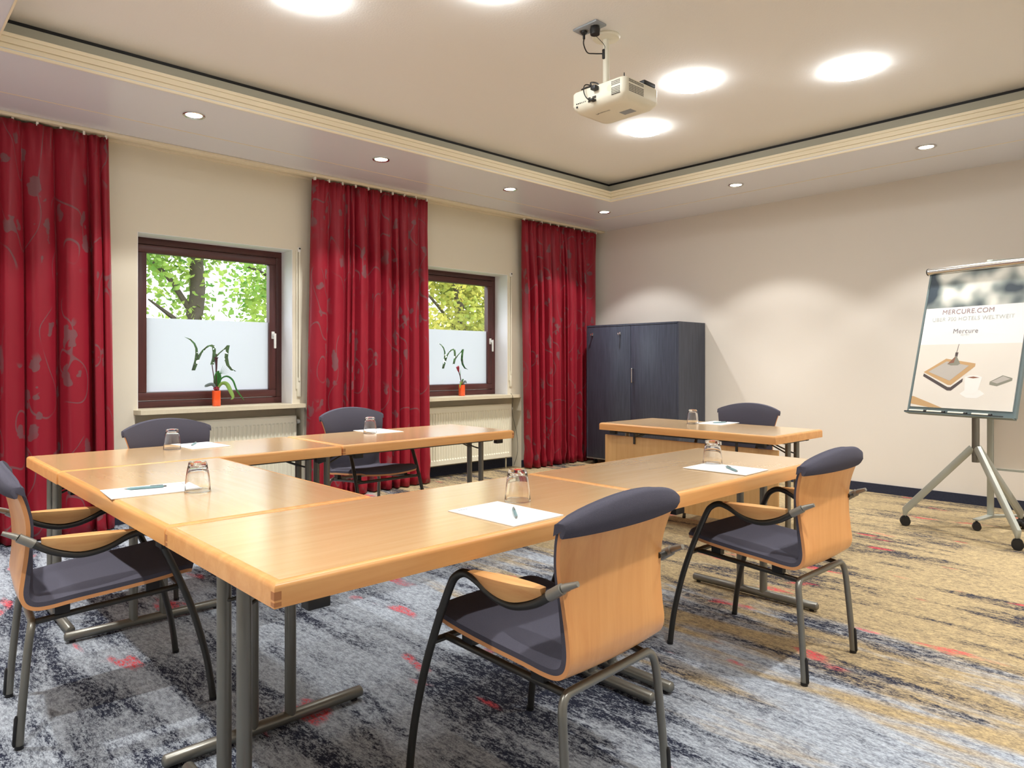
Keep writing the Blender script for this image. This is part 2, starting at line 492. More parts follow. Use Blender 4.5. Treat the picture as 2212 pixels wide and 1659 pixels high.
def ring(prof, name, mat):
    """sweep a profile (offset outwards, z) around the tray opening with mitred corners"""
    bm = bmesh.new()
    loops = []
    for off, z in prof:
        loops.append([bm.verts.new(p) for p in ((TX0 - off, TY0 - off, z), (TX1 + off, TY0 - off, z), (TX1 + off, TY1 + off, z), (TX0 - off, TY1 + off, z))])
    for a, b in zip(loops, loops[1:]):
        for k in range(4):
            bm.faces.new((a[k], a[(k + 1) % 4], b[(k + 1) % 4], b[k]))
    me = bpy.data.meshes.new(name); bm.to_mesh(me); bm.free(); me.materials.append(mat)
    return struct(link(bpy.data.objects.new(name, me)))
o = ring([(0.004, HS - 0.002), (-0.006, HS - 0.002), (-0.006, HS + 0.012), (0.004, HS + 0.014), (0.004, HS + 0.018), (-0.004, HS + 0.020), (0.000, HS + 0.042),
          (0.010, HS + 0.044), (0.010, HS + 0.049), (0.001, HS + 0.051), (0.004, HS + 0.080), (0.012, HS + 0.082), (0.012, HS + 0.086), (0.006, HS + 0.088), (0.006, HS + 0.108), (0.115, HS + 0.110)], 'trim_1', MOULD)
o['label'] = 'stepped cream moulding around the ceiling tray'
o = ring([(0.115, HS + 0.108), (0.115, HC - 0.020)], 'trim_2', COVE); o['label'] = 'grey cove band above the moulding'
o = ring([(0.113, HC - 0.0205), (0.118, HC - 0.0205), (0.118, HC)], 'trim_3', BLACK); o['label'] = 'black strip standing in for the shade in the cove gap'  # gap closed by a black band, its shade painted in as colour
bm = bmesh.new()
box(bm, XL, 6.305, 5.233, 5.240, HS - 0.0015, HS + 0.001); box(bm, 6.298, 6.305, YN, 5.233, HS - 0.0015, HS + 0.001)
o = struct(mesh_obj('trim_4', bm, SEAMM)); o['label'] = 'pale joint strip in the soffit'
o = struct(boxo('trim_5', (XL, WX, WY - 0.02, WY, HS - 0.022, HS), MOULD)); o['label'] = 'cream cornice strip above the windows'
o = struct(boxo('baseboard_white', (WX - 0.012, WX, YN, WY, 0, 0.082), BASEM)); o['label'] = 'dark blue carpet skirting on the cream wall'
bm = bmesh.new()
box(bm, XL, NICHE[0][0], WY - 0.012, WY, 0, 0.082); box(bm, NICHE[0][1], NICHE[1][0], WY - 0.012, WY, 0, 0.082); box(bm, NICHE[1][1], WX - 0.012, WY - 0.012, WY, 0, 0.082)
for c, d in NICHE: box(bm, c, d, YNI - 0.012, YNI, 0, 0.10)
o = struct(mesh_obj('baseboard_window', bm, BASEM)); o['label'] = 'dark blue carpet skirting on the window wall'

# ------------------------------------------------------------------ windows
M_POLY = [(225, 358), (300, 392), (350, 455), (378, 540), (386, 640), (430, 562), (490, 492), (545, 472), (578, 492), (592, 560), (590, 650),
          (630, 600), (690, 535), (725, 480), (760, 480), (748, 560), (738, 680), (752, 790), (790, 868), (852, 912), (770, 888), (718, 810),
          (693, 710), (700, 610), (712, 545), (690, 556), (640, 615), (590, 695), (566, 795), (524, 795), (545, 700), (552, 600), (545, 515),
          (520, 503), (480, 535), (430, 610), (395, 720), (350, 885), (308, 885), (340, 730), (352, 620), (350, 540), (330, 470), (290, 410)]

def film_mesh(x0, x1, z0, z1, y, mx0, mx1, mz0, mz1):
    cu = bpy.data.curves.new('film_outline', 'CURVE'); cu.dimensions = '2D'; cu.fill_mode = 'BOTH'
    def sp(pts):
        s = cu.splines.new('POLY'); s.points.add(len(pts) - 1)
        for p, (a, b) in zip(s.points, pts): p.co = (a, b, 0, 1)
        s.use_cyclic_u = True
    sp([(x0, z0), (x1, z0), (x1, z1), (x0, z1)])
    sp([(mx0 + (a - 225) / 627 * (mx1 - mx0), mz1 - (b - 358) / 554 * (mz1 - mz0)) for a, b in M_POLY])
    ob = bpy.data.objects.new('film_outline', cu); COL.objects.link(ob)
    bpy.context.view_layer.update()
    me = bpy.data.meshes.new_from_object(ob.evaluated_get(bpy.context.evaluated_depsgraph_get()))
    bpy.data.objects.remove(ob, do_unlink=True)
    for v in me.vertices: v.co = (v.co.x, y, v.co.y)
    return me

def window(i, x0, x1, mrange, label):
    w = bpy.data.objects.new('window_%d' % i, None); link(w); struct(w); w['label'] = label
    z0, z1 = WZ0, WZ1
    fw = 0.055; sw = 0.062
    yo0, yo1 = 5.994, 6.075
    # outer casing: four members
    for nm, b, m in (('casing_rail', (x0, x1, yo0, yo1, z1 - fw, z1), FRAMEW), ('casing_rail', (x0, x1, yo0, yo1, z0, z0 + fw), FRAMEW),
                     ('casing_stile', (x0, x0 + fw, yo0, yo1, z0 + fw, z1 - fw), FRAMEV), ('casing_stile', (x1 - fw, x1, yo0, yo1, z0 + fw, z1 - fw), FRAMEV)):
        boxo(nm, b, m, w, bev=0.004)
    a0, a1, c0, c1 = x0 + fw + 0.004, x1 - fw - 0.004, z0 + fw + 0.004, z1 - fw - 0.004
    ys0, ys1 = 5.985, 6.05
    for nm, b, m in (('sash_rail', (a0, a1, ys0, ys1, c1 - sw, c1), FRAMEW), ('sash_rail', (a0, a1, ys0, ys1, c0, c0 + sw), FRAMEW),
                     ('sash_stile', (a0, a0 + sw, ys0, ys1, c0 + sw, c1 - sw), FRAMEV), ('sash_stile', (a1 - sw, a1, ys0, ys1, c0 + sw, c1 - sw), FRAMEV)):
        boxo(nm, b, m, w, bev=0.006)
    g0, g1, h0, h1 = a0 + sw, a1 - sw, c0 + sw, c1 - sw
    boxo('glazing_seal', (g0, g1, 6.008, 6.012, h0, h0 + 0.006), GREYP, w)
    pane = boxo('pane', (g0, g1, 6.015, 6.019, h0, h1), PANE, w)
    me = film_mesh(g0 + 0.002, g1 - 0.002, h0 + 0.006, 1.555, 6.0125, *mrange, 1.122, 1.412)
    me.materials.append(FILM)
    f = bpy.data.objects.new('frosted_film', me); link(f, w); f['label'] = 'frosted privacy film with a clear letter M cut out'
    # handle on the right stile
    bm = bmesh.new()
    hx = a1 - sw / 2
    box(bm, hx - 0.014, hx + 0.014, ys0 - 0.012, ys0, 1.41, 1.475, bev=0.004)
    box(bm, hx - 0.009, hx + 0.009, ys0 - 0.045, ys0 - 0.012, 1.43, 1.455, bev=0.004)
    box(bm, hx - 0.010, hx + 0.010, ys0 - 0.055, ys0 - 0.040, 1.325, 1.458, bev=0.006)
    h = mesh_obj('handle', bm, WHITEP, w, smooth=True, auto=40); h['label'] = 'white window handle pointing down'
    return w
window(1, *WINS[0], (1.998, 2.434), 'brown framed window at the left, trees outside')
window(2, *WINS[1], (4.587, 5.01), 'brown framed window between the middle and right curtains')

def sill(x0, x1, label):
    bm = bmesh.new()
    prism(bm, [(x0, 5.788), (x0 + 0.03, 5.712), (x1, 5.712), (x1, 5.788)], WZ0 - 0.034, WZ0, 'xy')
    box(bm, x0 + 0.025, x1 - 0.10, 5.788, 6.0, WZ0 - 0.034, WZ0)
    o = mesh_obj('window_sill', bm, SILLM)
    return tag(o, label, 'window sill', 'stone window sills')
sill(1.560, 2.925, 'pale stone window sill under the left window')
sill(4.150, 5.520, 'pale stone window sill under the window beside the right curtain')

# ------------------------------------------------------------------ radiators
def radiator(x0, x1, label):
    t = thing('radiator', label, 'radiator', ((x0 + x1) / 2, 5.86, 0), 0, 'panel radiators in the window niches')
    h = (x1 - x0) / 2; zb, zt = 0.137, 0.728
    bm = bmesh.new()
    yf = -0.055
    m = 0.018
    pitch = 0.0345
    n = int((2 * h - 2 * m) / pitch); xs0 = -n * pitch / 2
    prof = [(-h, yf)]
    for i in range(n):
        a = xs0 + i * pitch
        prof += [(a + 0.004, yf), (a + 0.009, yf + 0.009), (a + 0.0255, yf + 0.009), (a + 0.0305, yf)]
    prof += [(h, yf)]
    zr = [(zb, 0), (zb + 0.045, 0), (zb + 0.058, 1), (zt - 0.062, 1), (zt - 0.05, 0), (zt, 0)]
    rows = [[(x, yf + (y - yf) * k, z) for x, y in prof] for z, k in zr]
    grid(bm, rows)
    # sides and top and back
    box(bm, -h, h, 0.03, 0.05, zb, zt); box(bm, -h, -h + 0.002, yf, 0.05, zb, zt); box(bm, h - 0.002, h, yf, 0.05, zb, zt)
    mesh_obj('panel', bm, CREAMP, t)
    bm = bmesh.new(); box(bm, -h, h, yf, 0.05, zt, zt + 0.008, bev=0.003)
    mesh_obj('top_grille', bm, CREAMP, t, smooth=True, auto=40)
    for sx in (-h + 0.15, h - 0.15):
        boxo('bracket', (sx - 0.012, sx + 0.012, 0.02, 0.088, zt - 0.05, zt - 0.01), SILVER, t)
    bm = bmesh.new(); tube(bm, [(h, -0.0, zt - 0.05), (h + 0.03, 0, zt - 0.05)], 0.012)
    v = mesh_obj('valve', bm, CHROME, t, smooth=True)
    bm = bmesh.new(); tube(bm, [(h + 0.025, 0, zt - 0.05), (h + 0.034, 0, zt - 0.05), (h + 0.052, 0, zt - 0.05)], [0.017, 0.021, 0.018], 14)
    mesh_obj('thermostat_knob', bm, WHITEP, v, smooth=True, auto=40)
    bm = bmesh.new(); tube(bm, [(h - 0.04, 0.0, zb + 0.01), (h - 0.04, 0.0, 0.0)], 0.008)
    mesh_obj('pipe', bm, CREAMP, t, smooth=True)
    return t
radiator(1.66, 2.875, 'cream ribbed panel radiator under the left window')
radiator(4.27, 5.478, 'cream ribbed panel radiator under the window beside the right curtain')

# ------------------------------------------------------------------ curtains
def curtain(x0, x1, xb0, xb1, seed, folds, label):
    rnd = random.Random(seed)
    ws = [rnd.uniform(0.40, 1.9) for _ in range(folds)]
    tot = sum(ws); edges = [0]
    for w_ in ws: edges.append(edges[-1] + w_ / tot)
    amps = [rnd.uniform(0.55, 1.25) for _ in range(folds)]
    ph = [rnd.uniform(-0.3, 0.3) for _ in range(folds)]
    NU, NV = folds * 16, 40
    z1, z0 = 2.805, 0.012
    rows = []; yc = 5.655
    us = [i / NU for i in range(NU + 1)]
    def fold(u):
        for k in range(folds):
            if u <= edges[k + 1] + 1e-9:
                return k, (u - edges[k]) / (edges[k + 1] - edges[k])
        return folds - 1, 1.0
    for j in range(NV + 1):
        v = j / NV                                     # 0 top .. 1 bottom
        z = z1 + (z0 - z1) * v
        row = []
        for u in us:
            k, f = fold(u)
            am = 0.058 * amps[k] * (0.45 + 0.55 * min(1, v * 4)) * (0.9 + 0.2 * v)
            cr = abs(math.sin(PI * min(1, max(0, f + 0.06 * ph[k] * math.sin(2 * PI * f)))))
            y = yc + am * (1 - 2 * cr ** 0.55)
            # pinch pleats near the heading
            if v < 0.10: y += 0.010 * math.sin(2 * PI * f * 3) * (1 - v / 0.10)
            # crumpled hem
            if v > 0.86:
                q = (v - 0.86) / 0.14
                y += 0.020 * q * math.sin(u * 61 + 9 * v + seed) * math.sin(v * 60 + u * 23 + seed)
            y = min(y, 5.752)
            a, b = x0 + (xb0 - x0) * v, x1 + (xb1 - x1) * v
            x = a + (b - a) * u + 0.30 * am * math.cos(2 * PI * f) * min(1, v * 3)
            row.append((x, y, z))
        rows.append(row)
    bm = bmesh.new()
    V = grid(bm, rows)
    uvl = bm.loops.layers.uv.new('UVMap')
    L_ = [0.0]
    mid = rows[NV // 2]
    for a, b in zip(mid, mid[1:]): L_.append(L_[-1] + math.hypot(b[0] - a[0], b[1] - a[1]))
    idx = {}
    for j in range(NV + 1):
        for i in range(NU + 1): idx[V[j][i]] = (L_[i] + seed, rows[j][0][2])
    for f in bm.faces:
        for lp in f.loops: lp[uvl].uv = idx[lp.vert]
    t = thing('curtain', label, 'curtain', (0, 0, 0), 0, 'floor length red curtains')
    o = mesh_obj('drape', bm, CURT, t, smooth=True)
    sm = o.modifiers.new('thickness', 'SOLIDIFY'); sm.thickness = 0.003
    # heading tape and hooks
    nh = max(4, int((x1 - x0) / 0.13))
    for i in range(nh + 1):
        hx = x0 + 0.02 + (x1 - x0 - 0.04) * i / nh
        boxo('hook', (hx - 0.007, hx + 0.007, 5.640, 5.668, 2.796, 2.822), WHITEP, t)
    return t
curtain(-0.05, 1.362, -0.08, 1.40, 1, 10, 'red floral curtain at the left edge, left of the left window')
curtain(2.950, 4.192, 2.885, 4.225, 2, 11, 'red floral curtain hanging between the two windows')
curtain(5.507, 6.79, 5.57, 6.77, 3, 11, 'red floral curtain in the far corner behind the dark cabinet')
o = boxo('curtain_rail', (XL + 0.01, WX - 0.01, 5.615, 5.70, 2.823, HS - 0.0005), MOULD, bev=0.003)
tag(o, 'cream curtain rail running along the ceiling above the windows', 'curtain rail')

def strap(x, zt, zb, label):
    t = thing('shutter_strap', label, 'shutter strap', (x, WY, 0), 0, 'roller shutter straps beside the windows')
    boxo('strap_guide', (-0.012, 0.012, -0.022, 0, zt - 0.03, zt + 0.012), WHITEP, t, bev=0.003)
    boxo('guide_slot', (-0.008, 0.008, -0.026, -0.020, zt - 0.006, zt + 0.006), BLACK, t)
    boxo('strap_tape', (-0.0085, 0.0085, -0.0185, -0.0170, zb + 0.05, zt - 0.02), CREAMP, t)
    boxo('cover_strip', (-0.026, -0.012, -0.010, 0, zb - 0.02, zt - 0.02), CREAMP, t)
    boxo('strap_winder', (-0.016, 0.016, -0.012, 0, zb - 0.09, zb + 0.08), CREAMP, t, bev=0.003)
    return t
strap(2.884, 2.20, 0.99, 'cream roller shutter strap right of the left window')
strap(5.440, 2.20, 1.02, 'cream roller shutter strap beside the right curtain')

# ------------------------------------------------------------------ ceiling lights
def tray_light(x, y, label):
    t = thing('ceiling_light', label, 'ceiling light', (x, y, HC), 0, 'round opal lights in the ceiling tray')
    latheo('mounting_ring', [(0.0, 0), (0.150, 0), (0.152, -0.006), (0.150, -0.010), (0.140, -0.010)], WHITEP, t, n=40)
    R = 0.153
    prof = [(R, -0.010)] + [(R * math.cos(a), -0.012 - 0.040 * math.sin(a)) for a in [i * PI / 2 / 8 for i in range(1, 8)]] + [(0.0, -0.052)]
    latheo('opal_cover', prof, OPAL, t, n=40)
    return t
for x, y, l in ((4.065, 2.572, 'round ceiling light right behind the projector'), (4.622, 1.758, 'round ceiling light farthest right in the tray'),
                (4.602, 3.340, 'round ceiling light below the projector, deepest in the room'), (1.700, 3.300, 'round ceiling light cut off by the top edge, left of the projector'),
                (2.300, 2.575, 'round ceiling light just above the top edge of the photo'), (1.690, 1.770, 'round ceiling light over the nearest table, out of frame')):
    tray_light(x, y, l)

def downlight(x, y, label):
    t = thing('downlight', label, 'downlight', (x, y, HS), 0, 'recessed downlights in the soffit')
    latheo('trim_ring', [(0.052, -0.001), (0.068, -0.001), (0.070, -0.005), (0.066, -0.009), (0.054, -0.006), (0.050, -0.001)], CHROME, t, n=28)
    latheo('lamp_glass', [(0.0, -0.004), (0.051, -0.003)], LAMPG, t, n=28)
    ld = bpy.data.lights.new('downlight_beam', 'SPOT')
    ld.energy = SPOT_POWER; ld.color = (1.0, 0.985, 0.96); ld.spot_size = math.radians(106); ld.spot_blend = 0.30; ld.shadow_soft_size = 0.035
    lo = bpy.data.objects.new('downlight_spill', ld); link(lo, t); lo.location = (0, 0, -0.02)
    ld = bpy.data.lights.new('downlight_beam', 'SPOT')
    ld.energy = BEAM_POWER; ld.color = (1.0, 0.97, 0.92); ld.spot_size = math.radians(84); ld.spot_blend = 1.0; ld.shadow_soft_size = 0.035
    lo = bpy.data.objects.new('downlight_beam', ld); link(lo, t); lo.location = (0, 0, -0.02)
    return t
for x, y, l in ((1.674, 4.850, 'downlight nearest the left curtain'), (3.137, 4.862, 'downlight in front of the middle curtain'),
                (4.561, 4.858, 'downlight above the window between the curtains'), (6.005, 4.890, 'downlight in the far corner of the soffit'),
                (5.974, 3.310, 'downlight above the cream wall beside the cabinet'), (5.976, 1.731, 'downlight above the flipchart'),
                (5.976, 0.22, 'downlight in the soffit right of the flipchart, out of frame'), (-0.055, 4.85, 'downlight above the left curtain, out of frame'),
                (-0.055, 3.31, 'downlight left of the U of tables, out of frame'), (-0.055, 1.75, 'downlight beside the camera, out of frame'),
                (1.674, 0.30, 'downlight behind the nearest chair, out of frame'), (3.137, 0.30, 'downlight behind the second chair, out of frame'),
                (4.561, 0.30, 'downlight between flipchart and near wall, out of frame')):
    downlight(x, y, l)

# ------------------------------------------------------------------ tables
TZ, TT = 0.728, 0.054
def table(x0, x1, y0, y1, label, along='x', z=TZ, panel=False, joints=False):
    if along == 'x': L_, Wd, rz = x1 - x0, y1 - y0, 0.0
    else: L_, Wd, rz = y1 - y0, x1 - x0, PI / 2
    t = thing('folding_table', label, 'table', ((x0 + x1) / 2, (y0 + y1) / 2, 0), rz, 'beech folding tables')
    a, b = L_ / 2, Wd / 2
    zb = z - TT
    bm = bmesh.new()
    # slab with rounded upper edges
    n = 5; r = 0.014
    prof = [(0.0, zb), (0.0, z - r)] + [(r - r * math.cos(i * PI / 2 / n), z - r + r * math.sin(i * PI / 2 / n)) for i in range(1, n + 1)]
    loops = []
    for o_, zz in prof:
        loops.append([bm.verts.new(p) for p in ((-a + o_, -b + o_, zz), (a - o_, -b + o_, zz), (a - o_, b - o_, zz), (-a + o_, b - o_, zz))])
    for p, q in zip(loops, loops[1:]):
        for k in range(4): bm.faces.new((p[k], p[(k + 1) % 4], q[(k + 1) % 4], q[k]))
    bm.faces.new(loops[0][::-1]); bm.faces.new(loops[-1])
    top = mesh_obj('tabletop', bm, LIP, t, smooth=True, auto=35); top['label'] = 'beech tabletop with rounded solid wood edge'
    boxo('laminate', (-a + 0.021, a - 0.021, -b + 0.021, b - 0.021, z - 0.001, z + 0.0006), BEECH, top)
    for sx in (-1, 1):
        for sy in (-1, 1):
            bm = bmesh.new()
            X0, X1 = sorted((sx * (a - 0.016), sx * (a + 0.0006))); Y0, Y1 = sorted((sy * (b - 0.016), sy * (b + 0.0006)))
            box(bm, X0, X1, Y0, Y1, zb + 0.004, zb + 0.013); box(bm, X0, X1, Y0, Y1, zb + 0.018, zb + 0.036)
            if joints: mesh_obj('corner_joint', bm, LIPD, top)
            boxo('stacking_spacer', (sx * (a - 0.115) - 0.028, sx * (a - 0.115) + 0.028, sy * (b - 0.035) - 0.018, sy * (b - 0.035) + 0.018, zb - 0.03, zb), BLACK, t, bev=0.003)
    for sx in (-1, 1):
        xf = sx * (a - 0.055)
        bm = bmesh.new()
        hb = b - 0.012
        tube(bm, [(xf, -hb, 0.026), (xf, -hb + 0.006, 0.026), (xf, hb - 0.006, 0.026), (xf, hb, 0.026)], [0.013, 0.0195, 0.0195, 0.013], 14)
        fb = mesh_obj('foot_bar', bm, STEEL, t, smooth=True, auto=50)
        for sy in (-1, 1):
            latheo('glide', [(0.0, 0.0), (0.012, 0.0), (0.012, 0.008)], BLACK, fb, n=10, cx=xf, cy=sy * (hb - 0.03))
        for sy in (-1, 1):
            tubeo('post', [(xf, sy * 0.064, 0.03), (xf, sy * 0.064, zb - 0.002)], 0.0185, STEEL, t, 16)
        boxo('leg_hinge', (xf - 0.022, xf + 0.022, -0.15, 0.15, zb - 0.014, zb), DSTEEL, t)
        tubeo('fold_strut', spline([(xf, -0.064, zb - 0.085), (xf - sx * 0.02, -0.04, zb - 0.088), (xf - sx * 0.16, -0.02, zb - 0.03), (xf - sx * 0.20, 0, zb - 0.008)], 5), 0.005, DSTEEL, t, 8)
        tubeo('fold_strut', spline([(xf, 0.064, zb - 0.085), (xf - sx * 0.02, 0.04, zb - 0.088), (xf - sx * 0.16, 0.02, zb - 0.03), (xf - sx * 0.20, 0.0, zb - 0.008)], 5), 0.005, DSTEEL, t, 8)
    for sy in (-1, 1): boxo('side_rail', (-a + 0.10, a - 0.10, sy * (b - 0.12) - 0.012, sy * (b - 0.12) + 0.012, zb - 0.022, zb), DSTEEL, t)
    if panel:
        # local +Y is world -X for a table turned by 90 degrees
        p = boxo('modesty_panel', (-a + 0.012, a - 0.012, b - 0.075, b - 0.057, 0.122, 0.632), PANELW, t, bev=0.002); p['label'] = 'beech modesty panel hanging below the tabletop'
        for sx in (-1, 1):
            boxo('panel_bracket', (sx * (a - 0.3) - 0.008, sx * (a - 0.3) + 0.008, b - 0.056, b - 0.048, 0.58, zb), DSTEEL, t)
    return t

table(0.661, 2.104, 1.4375, 2.143, 'beech folding table nearest the camera, its corner pointing at the viewer', joints=True)
table(2.110, 3.446, 1.4375, 2.143, 'beech folding table of the near row with the right-hand armchair pushed under it', z=TZ - 0.001)
table(0.661, 1.352, 2.151, 3.552, 'beech folding table closing the left side of the U, in front of the left armchair', 'y')
table(0.656, 2.033, 3.558, 4.261, 'beech folding table at the far left corner of the U below the left window')
table(2.043, 3.378, 3.558, 4.261, 'beech folding table of the far row with its free end before the radiator', z=TZ + 0.001, joints=True)
table(4.305, 5.009, 2.109, 3.557, 'beech table with modesty panel standing alone in front of the dark cabinet', 'y', panel=True)

# ------------------------------------------------------------------ chairs
S = 1.2 / 1.13
def sm(a, b, v):
    v = max(0.0, min(1.0, (v - a) / (b - a))); return v * v * (3 - 2 * v)

def make_chair():
    t = thing('armchair', 'chair', 'chair', (0, 0, 0), 0, 'beech armchairs with charcoal pads')
    # profile of the bent plywood shell: y, z, half width, plan curvature
    PR = [(.478, .426, .190, -.030), (.450, .431, .208, -.016), (.368, .421, .212, 0), (.251, .410, .212, 0), (.141, .400, .208, 0), (.075, .392, .204, 0), (.036, .394, .201, 0),
          (.010, .412, .200, .001), (.000, .445, .199, .004), (.004, .490, .197, .009), (.013, .564, .201, .016), (.016, .645, .214, .024), (.004, .710, .228, .032), (-.016, .765, .240, .038)]
    rows = spline(PR, 4)
    NT = 16
    ts = [-1 + 2 * i / NT for i in range(NT + 1)]
    def pt(i, tt, off):
        y, z, hw, k = rows[i]
        j0, j1 = max(0, i - 1), min(len(rows) - 1, i + 1)
        ty, tz = rows[j1][0] - rows[j0][0], rows[j1][1] - rows[j0][1]
        l = math.hypot(ty, tz); ny, nz = tz / l, -ty / l
        q = 1 - tt * tt
        back = 1.0 if y < 0.06 and z > 0.43 else 0.0
        zz = z + 0.045 * q * sm(0.62, 0.765, z) * back - (0.008 * q if not back else 0)
        yy = y - k * q
        return (hw * tt * S, (yy + ny * off) * S, (zz + nz * off) * S)
    NR = len(rows)
    def solid(offa, offb, name, mat, r0=0, r1=None, edge=None):
        r1 = NR if r1 is None else r1
        bm = bmesh.new()
        A = grid(bm, [[pt(i, tt, offa(i, tt)) for tt in ts] for i in range(r0, r1)])
        B = grid(bm, [[pt(i, tt, offb(i, tt)) for tt in ts] for i in range(r0, r1)])
        em = 1 if edge is not None else 0
        n = len(A)
        for i in range(n - 1):
            for c in (0, NT):
                f = bm.faces.new((A[i][c], A[i + 1][c], B[i + 1][c], B[i][c])); f.material_index = em
        for i in (0, n - 1):
            for c in range(NT):
                f = bm.faces.new((A[i][c], A[i][c + 1], B[i][c + 1], B[i][c])); f.material_index = em
        return mesh_obj(name, bm, [mat] + ([edge] if edge else []), t, smooth=True, auto=45)
    sh = solid(lambda i, tt: 0.0, lambda i, tt: 0.011, 'plywood_shell', PLYW, edge=PLYE); sh['label'] = 'bent beech plywood seat and back shell'
    def pad_t(i, tt):
        f = i / (NR - 1)
        base = 0.030 if rows[i][0] > 0.06 else 0.030 - 0.014 * sm(0.45, 0.6, rows[i][1])
        e = (1 - abs(tt) ** 10 * 0.55)
        en = min(1.0, 0.45 + f * 9)
        return 0.0115 + base * e * en
    up = solid(lambda i, tt: 0.0113, pad_t, 'upholstery', FABRIC); up['label'] = 'charcoal fabric pad on seat and back'
    # padded cap folded over the top of the back
    bm = bmesh.new(); sec = []
    for tt in [-1.0 + 2 * i / 22 for i in range(23)]:
        q = 1 - tt * tt; k = 0.45 + 0.55 * (1 - tt ** 6)
        y, z, hw, kk = rows[-1]
        zt = z + 0.045 * q; yt = y - kk * q; zb = 0.738
        lean = 0.36
        yb = yt + lean * (zt - zb) * 0.75
        yf = yt + 0.011 + 0.014
        prof = [(yf + 0.005, zt - 0.026), (yf + 0.001, zt + 0.001), (yf - 0.008, zt + 0.010 * k), (yt - 0.003, zt + 0.013 * k), (yt - 0.014 * k, zt + 0.005 * k),
                ((yt + yb) / 2 - 0.022 * k, (zt * 0.55 + zb * 0.45)), (yb - 0.018 * k, zb + 0.006), (yb - 0.010 * k, zb - 0.001), (yb + 0.002, zb), (yb + 0.004, zb + 0.01), (yt + 0.006, zt - 0.012)]
        x = (hw + 0.0015) * tt
        sec.append([bm.verts.new((x * S, a * S, b * S)) for a, b in prof])
    m_ = len(sec[0])
    for a, b in zip(sec, sec[1:]):
        for k in range(m_): bm.faces.new((a[k], a[(k + 1) % m_], b[(k + 1) % m_], b[k]))
    bm.faces.new(sec[0]); bm.faces.new(sec[-1][::-1])
    c = mesh_obj('back_cap', bm, FABRIC, t, smooth=True, auto=60); c['label'] = 'charcoal fabric cap wrapped over the top of the back'
    for sx in (-1, 1):
        path = [(.246, .532, .0), (.245, .524, .07), (.243, .508, .165), (.240, .472, .302), (.237, .425, .431), (.234, .375, .545), (.233, .352, .577), (.232, .318, .592),
                (.232, .278, .584), (.232, .230, .562), (.232, .185, .551), (.232, .138, .551), (.232, .080, .570), (.231, .030, .600), (.230, .000, .620)]
        tubeo('arm_frame', [(sx * x * S, y * S, z * S) for x, y, z in spline(path, 5)], 0.0112 * S, DSTEEL, t, 12)
        latheo('glide', [(0, 0), (0.012 * S, 0), (0.0125 * S, 0.012)], BLACK, t, n=10, cx=sx * .246 * S, cy=.532 * S)
        bm = bmesh.new()
        tube(bm, [(sx * .231 * S, .034 * S, .598 * S), (sx * .230 * S, -.004 * S, .6225 * S)], 0.0132 * S, 12)
        tube(bm, [(sx * .229 * S, -.004 * S, .6225 * S), (sx * .226 * S, -.012 * S, .627 * S), (sx * .222 * S, -.042 * S, .640 * S)], [0.0098 * S, 0.0095 * S, 0.0065 * S], 12)
        s_ = mesh_obj('arm_sleeve', bm, SLEEVE, t, smooth=True, auto=50); s_['label'] = 'pale metal sleeve joining arm to back'
        tubeo('back_lug', [(sx * .19 * S, .012 * S, .612 * S), (sx * .232 * S, .010 * S, .612 * S)], 0.008 * S, DSTEEL, t, 8)
        # lens-shaped wooden armrest lying in the dip of the tube
        tubepath = spline([(p[1], p[2]) for p in path], 8)
        def tube_top(y):
            best = None
            for (a0, b0), (a1, b1) in zip(tubepath, tubepath[1:]):
                if b0 < 0.54: continue
                if min(a0, a1) <= y <= max(a0, a1):
                    k = 0 if a0 == a1 else (y - a0) / (a1 - a0); best = b0 + (b1 - b0) * k
            return best if best else 0.59
        bm = bmesh.new(); sec = []
        n = 18
        for i in range(n + 1):
            u = i / n
            y = .300 - (.300 - .052) * u
            zt = .6025 + .010 * u
            zb = min(zt - 0.002, tube_top(y) + 0.011)
            w_ = 0.004 + 0.021 * math.sin(PI * min(1, max(0, 0.04 + 0.92 * u))) ** 0.6
            sec.append([bm.verts.new((sx * .232 * S + dx * S, y * S, z * S)) for dx, z in
                        ((-w_, zt), (w_, zt), (w_ * 1.0, zt - (zt - zb) * 0.35), (w_ * .55, zb), (-w_ * .55, zb), (-w_ * 1.0, zt - (zt - zb) * 0.35))])
        for a, b in zip(sec, sec[1:]):
            for k in range(6): bm.faces.new((a[k], a[(k + 1) % 6], b[(k + 1) % 6], b[k]))
        bm.faces.new(sec[0]); bm.faces.new(sec[-1][::-1])
        ar = mesh_obj('armrest', bm, ARMW, t, smooth=True, auto=35); ar['label'] = 'pale beech armrest pad'
        # side rail under the seat
        tubeo('seat_rail', [(sx * .165 * S, .040 * S, .350 * S), (sx * .175 * S, .15 * S, .362 * S), (sx * .190 * S, .440 * S, .386 * S)], 0.0095 * S, DSTEEL, t, 10)
        tubeo('stack_guard', [(sx * .2065 * S, (-.0125 + .06 * z_) * S, z_ * S) for z_ in (.008, .014, .09, .098)], [.003, .0062, .0062, .003], BLACK, t, 8)
        for yy, zz in ((.11, .3705), (.36, .388)): boxo('seat_mount', (sx * .175 * S - .014, sx * .175 * S + .014, (yy - .02) * S, (yy + .02) * S, (zz - 0.004) * S, (zz + .030) * S), BLACK, t)
    # rear legs: one inverted U
    P_ = [(-.207, 0, 0), (-.204, .006, .10), (-.199, .018, .24), (-.196, .024, .300), (-.190, .029, .333), (-.172, .033, .351), (-.140, .034, .354),
          (0, .034, .354), (.140, .034, .354), (.172, .033, .351), (.190, .029, .333), (.196, .024, .300), (.199, .018, .24), (.204, .006, .10), (.207, 0, 0)]
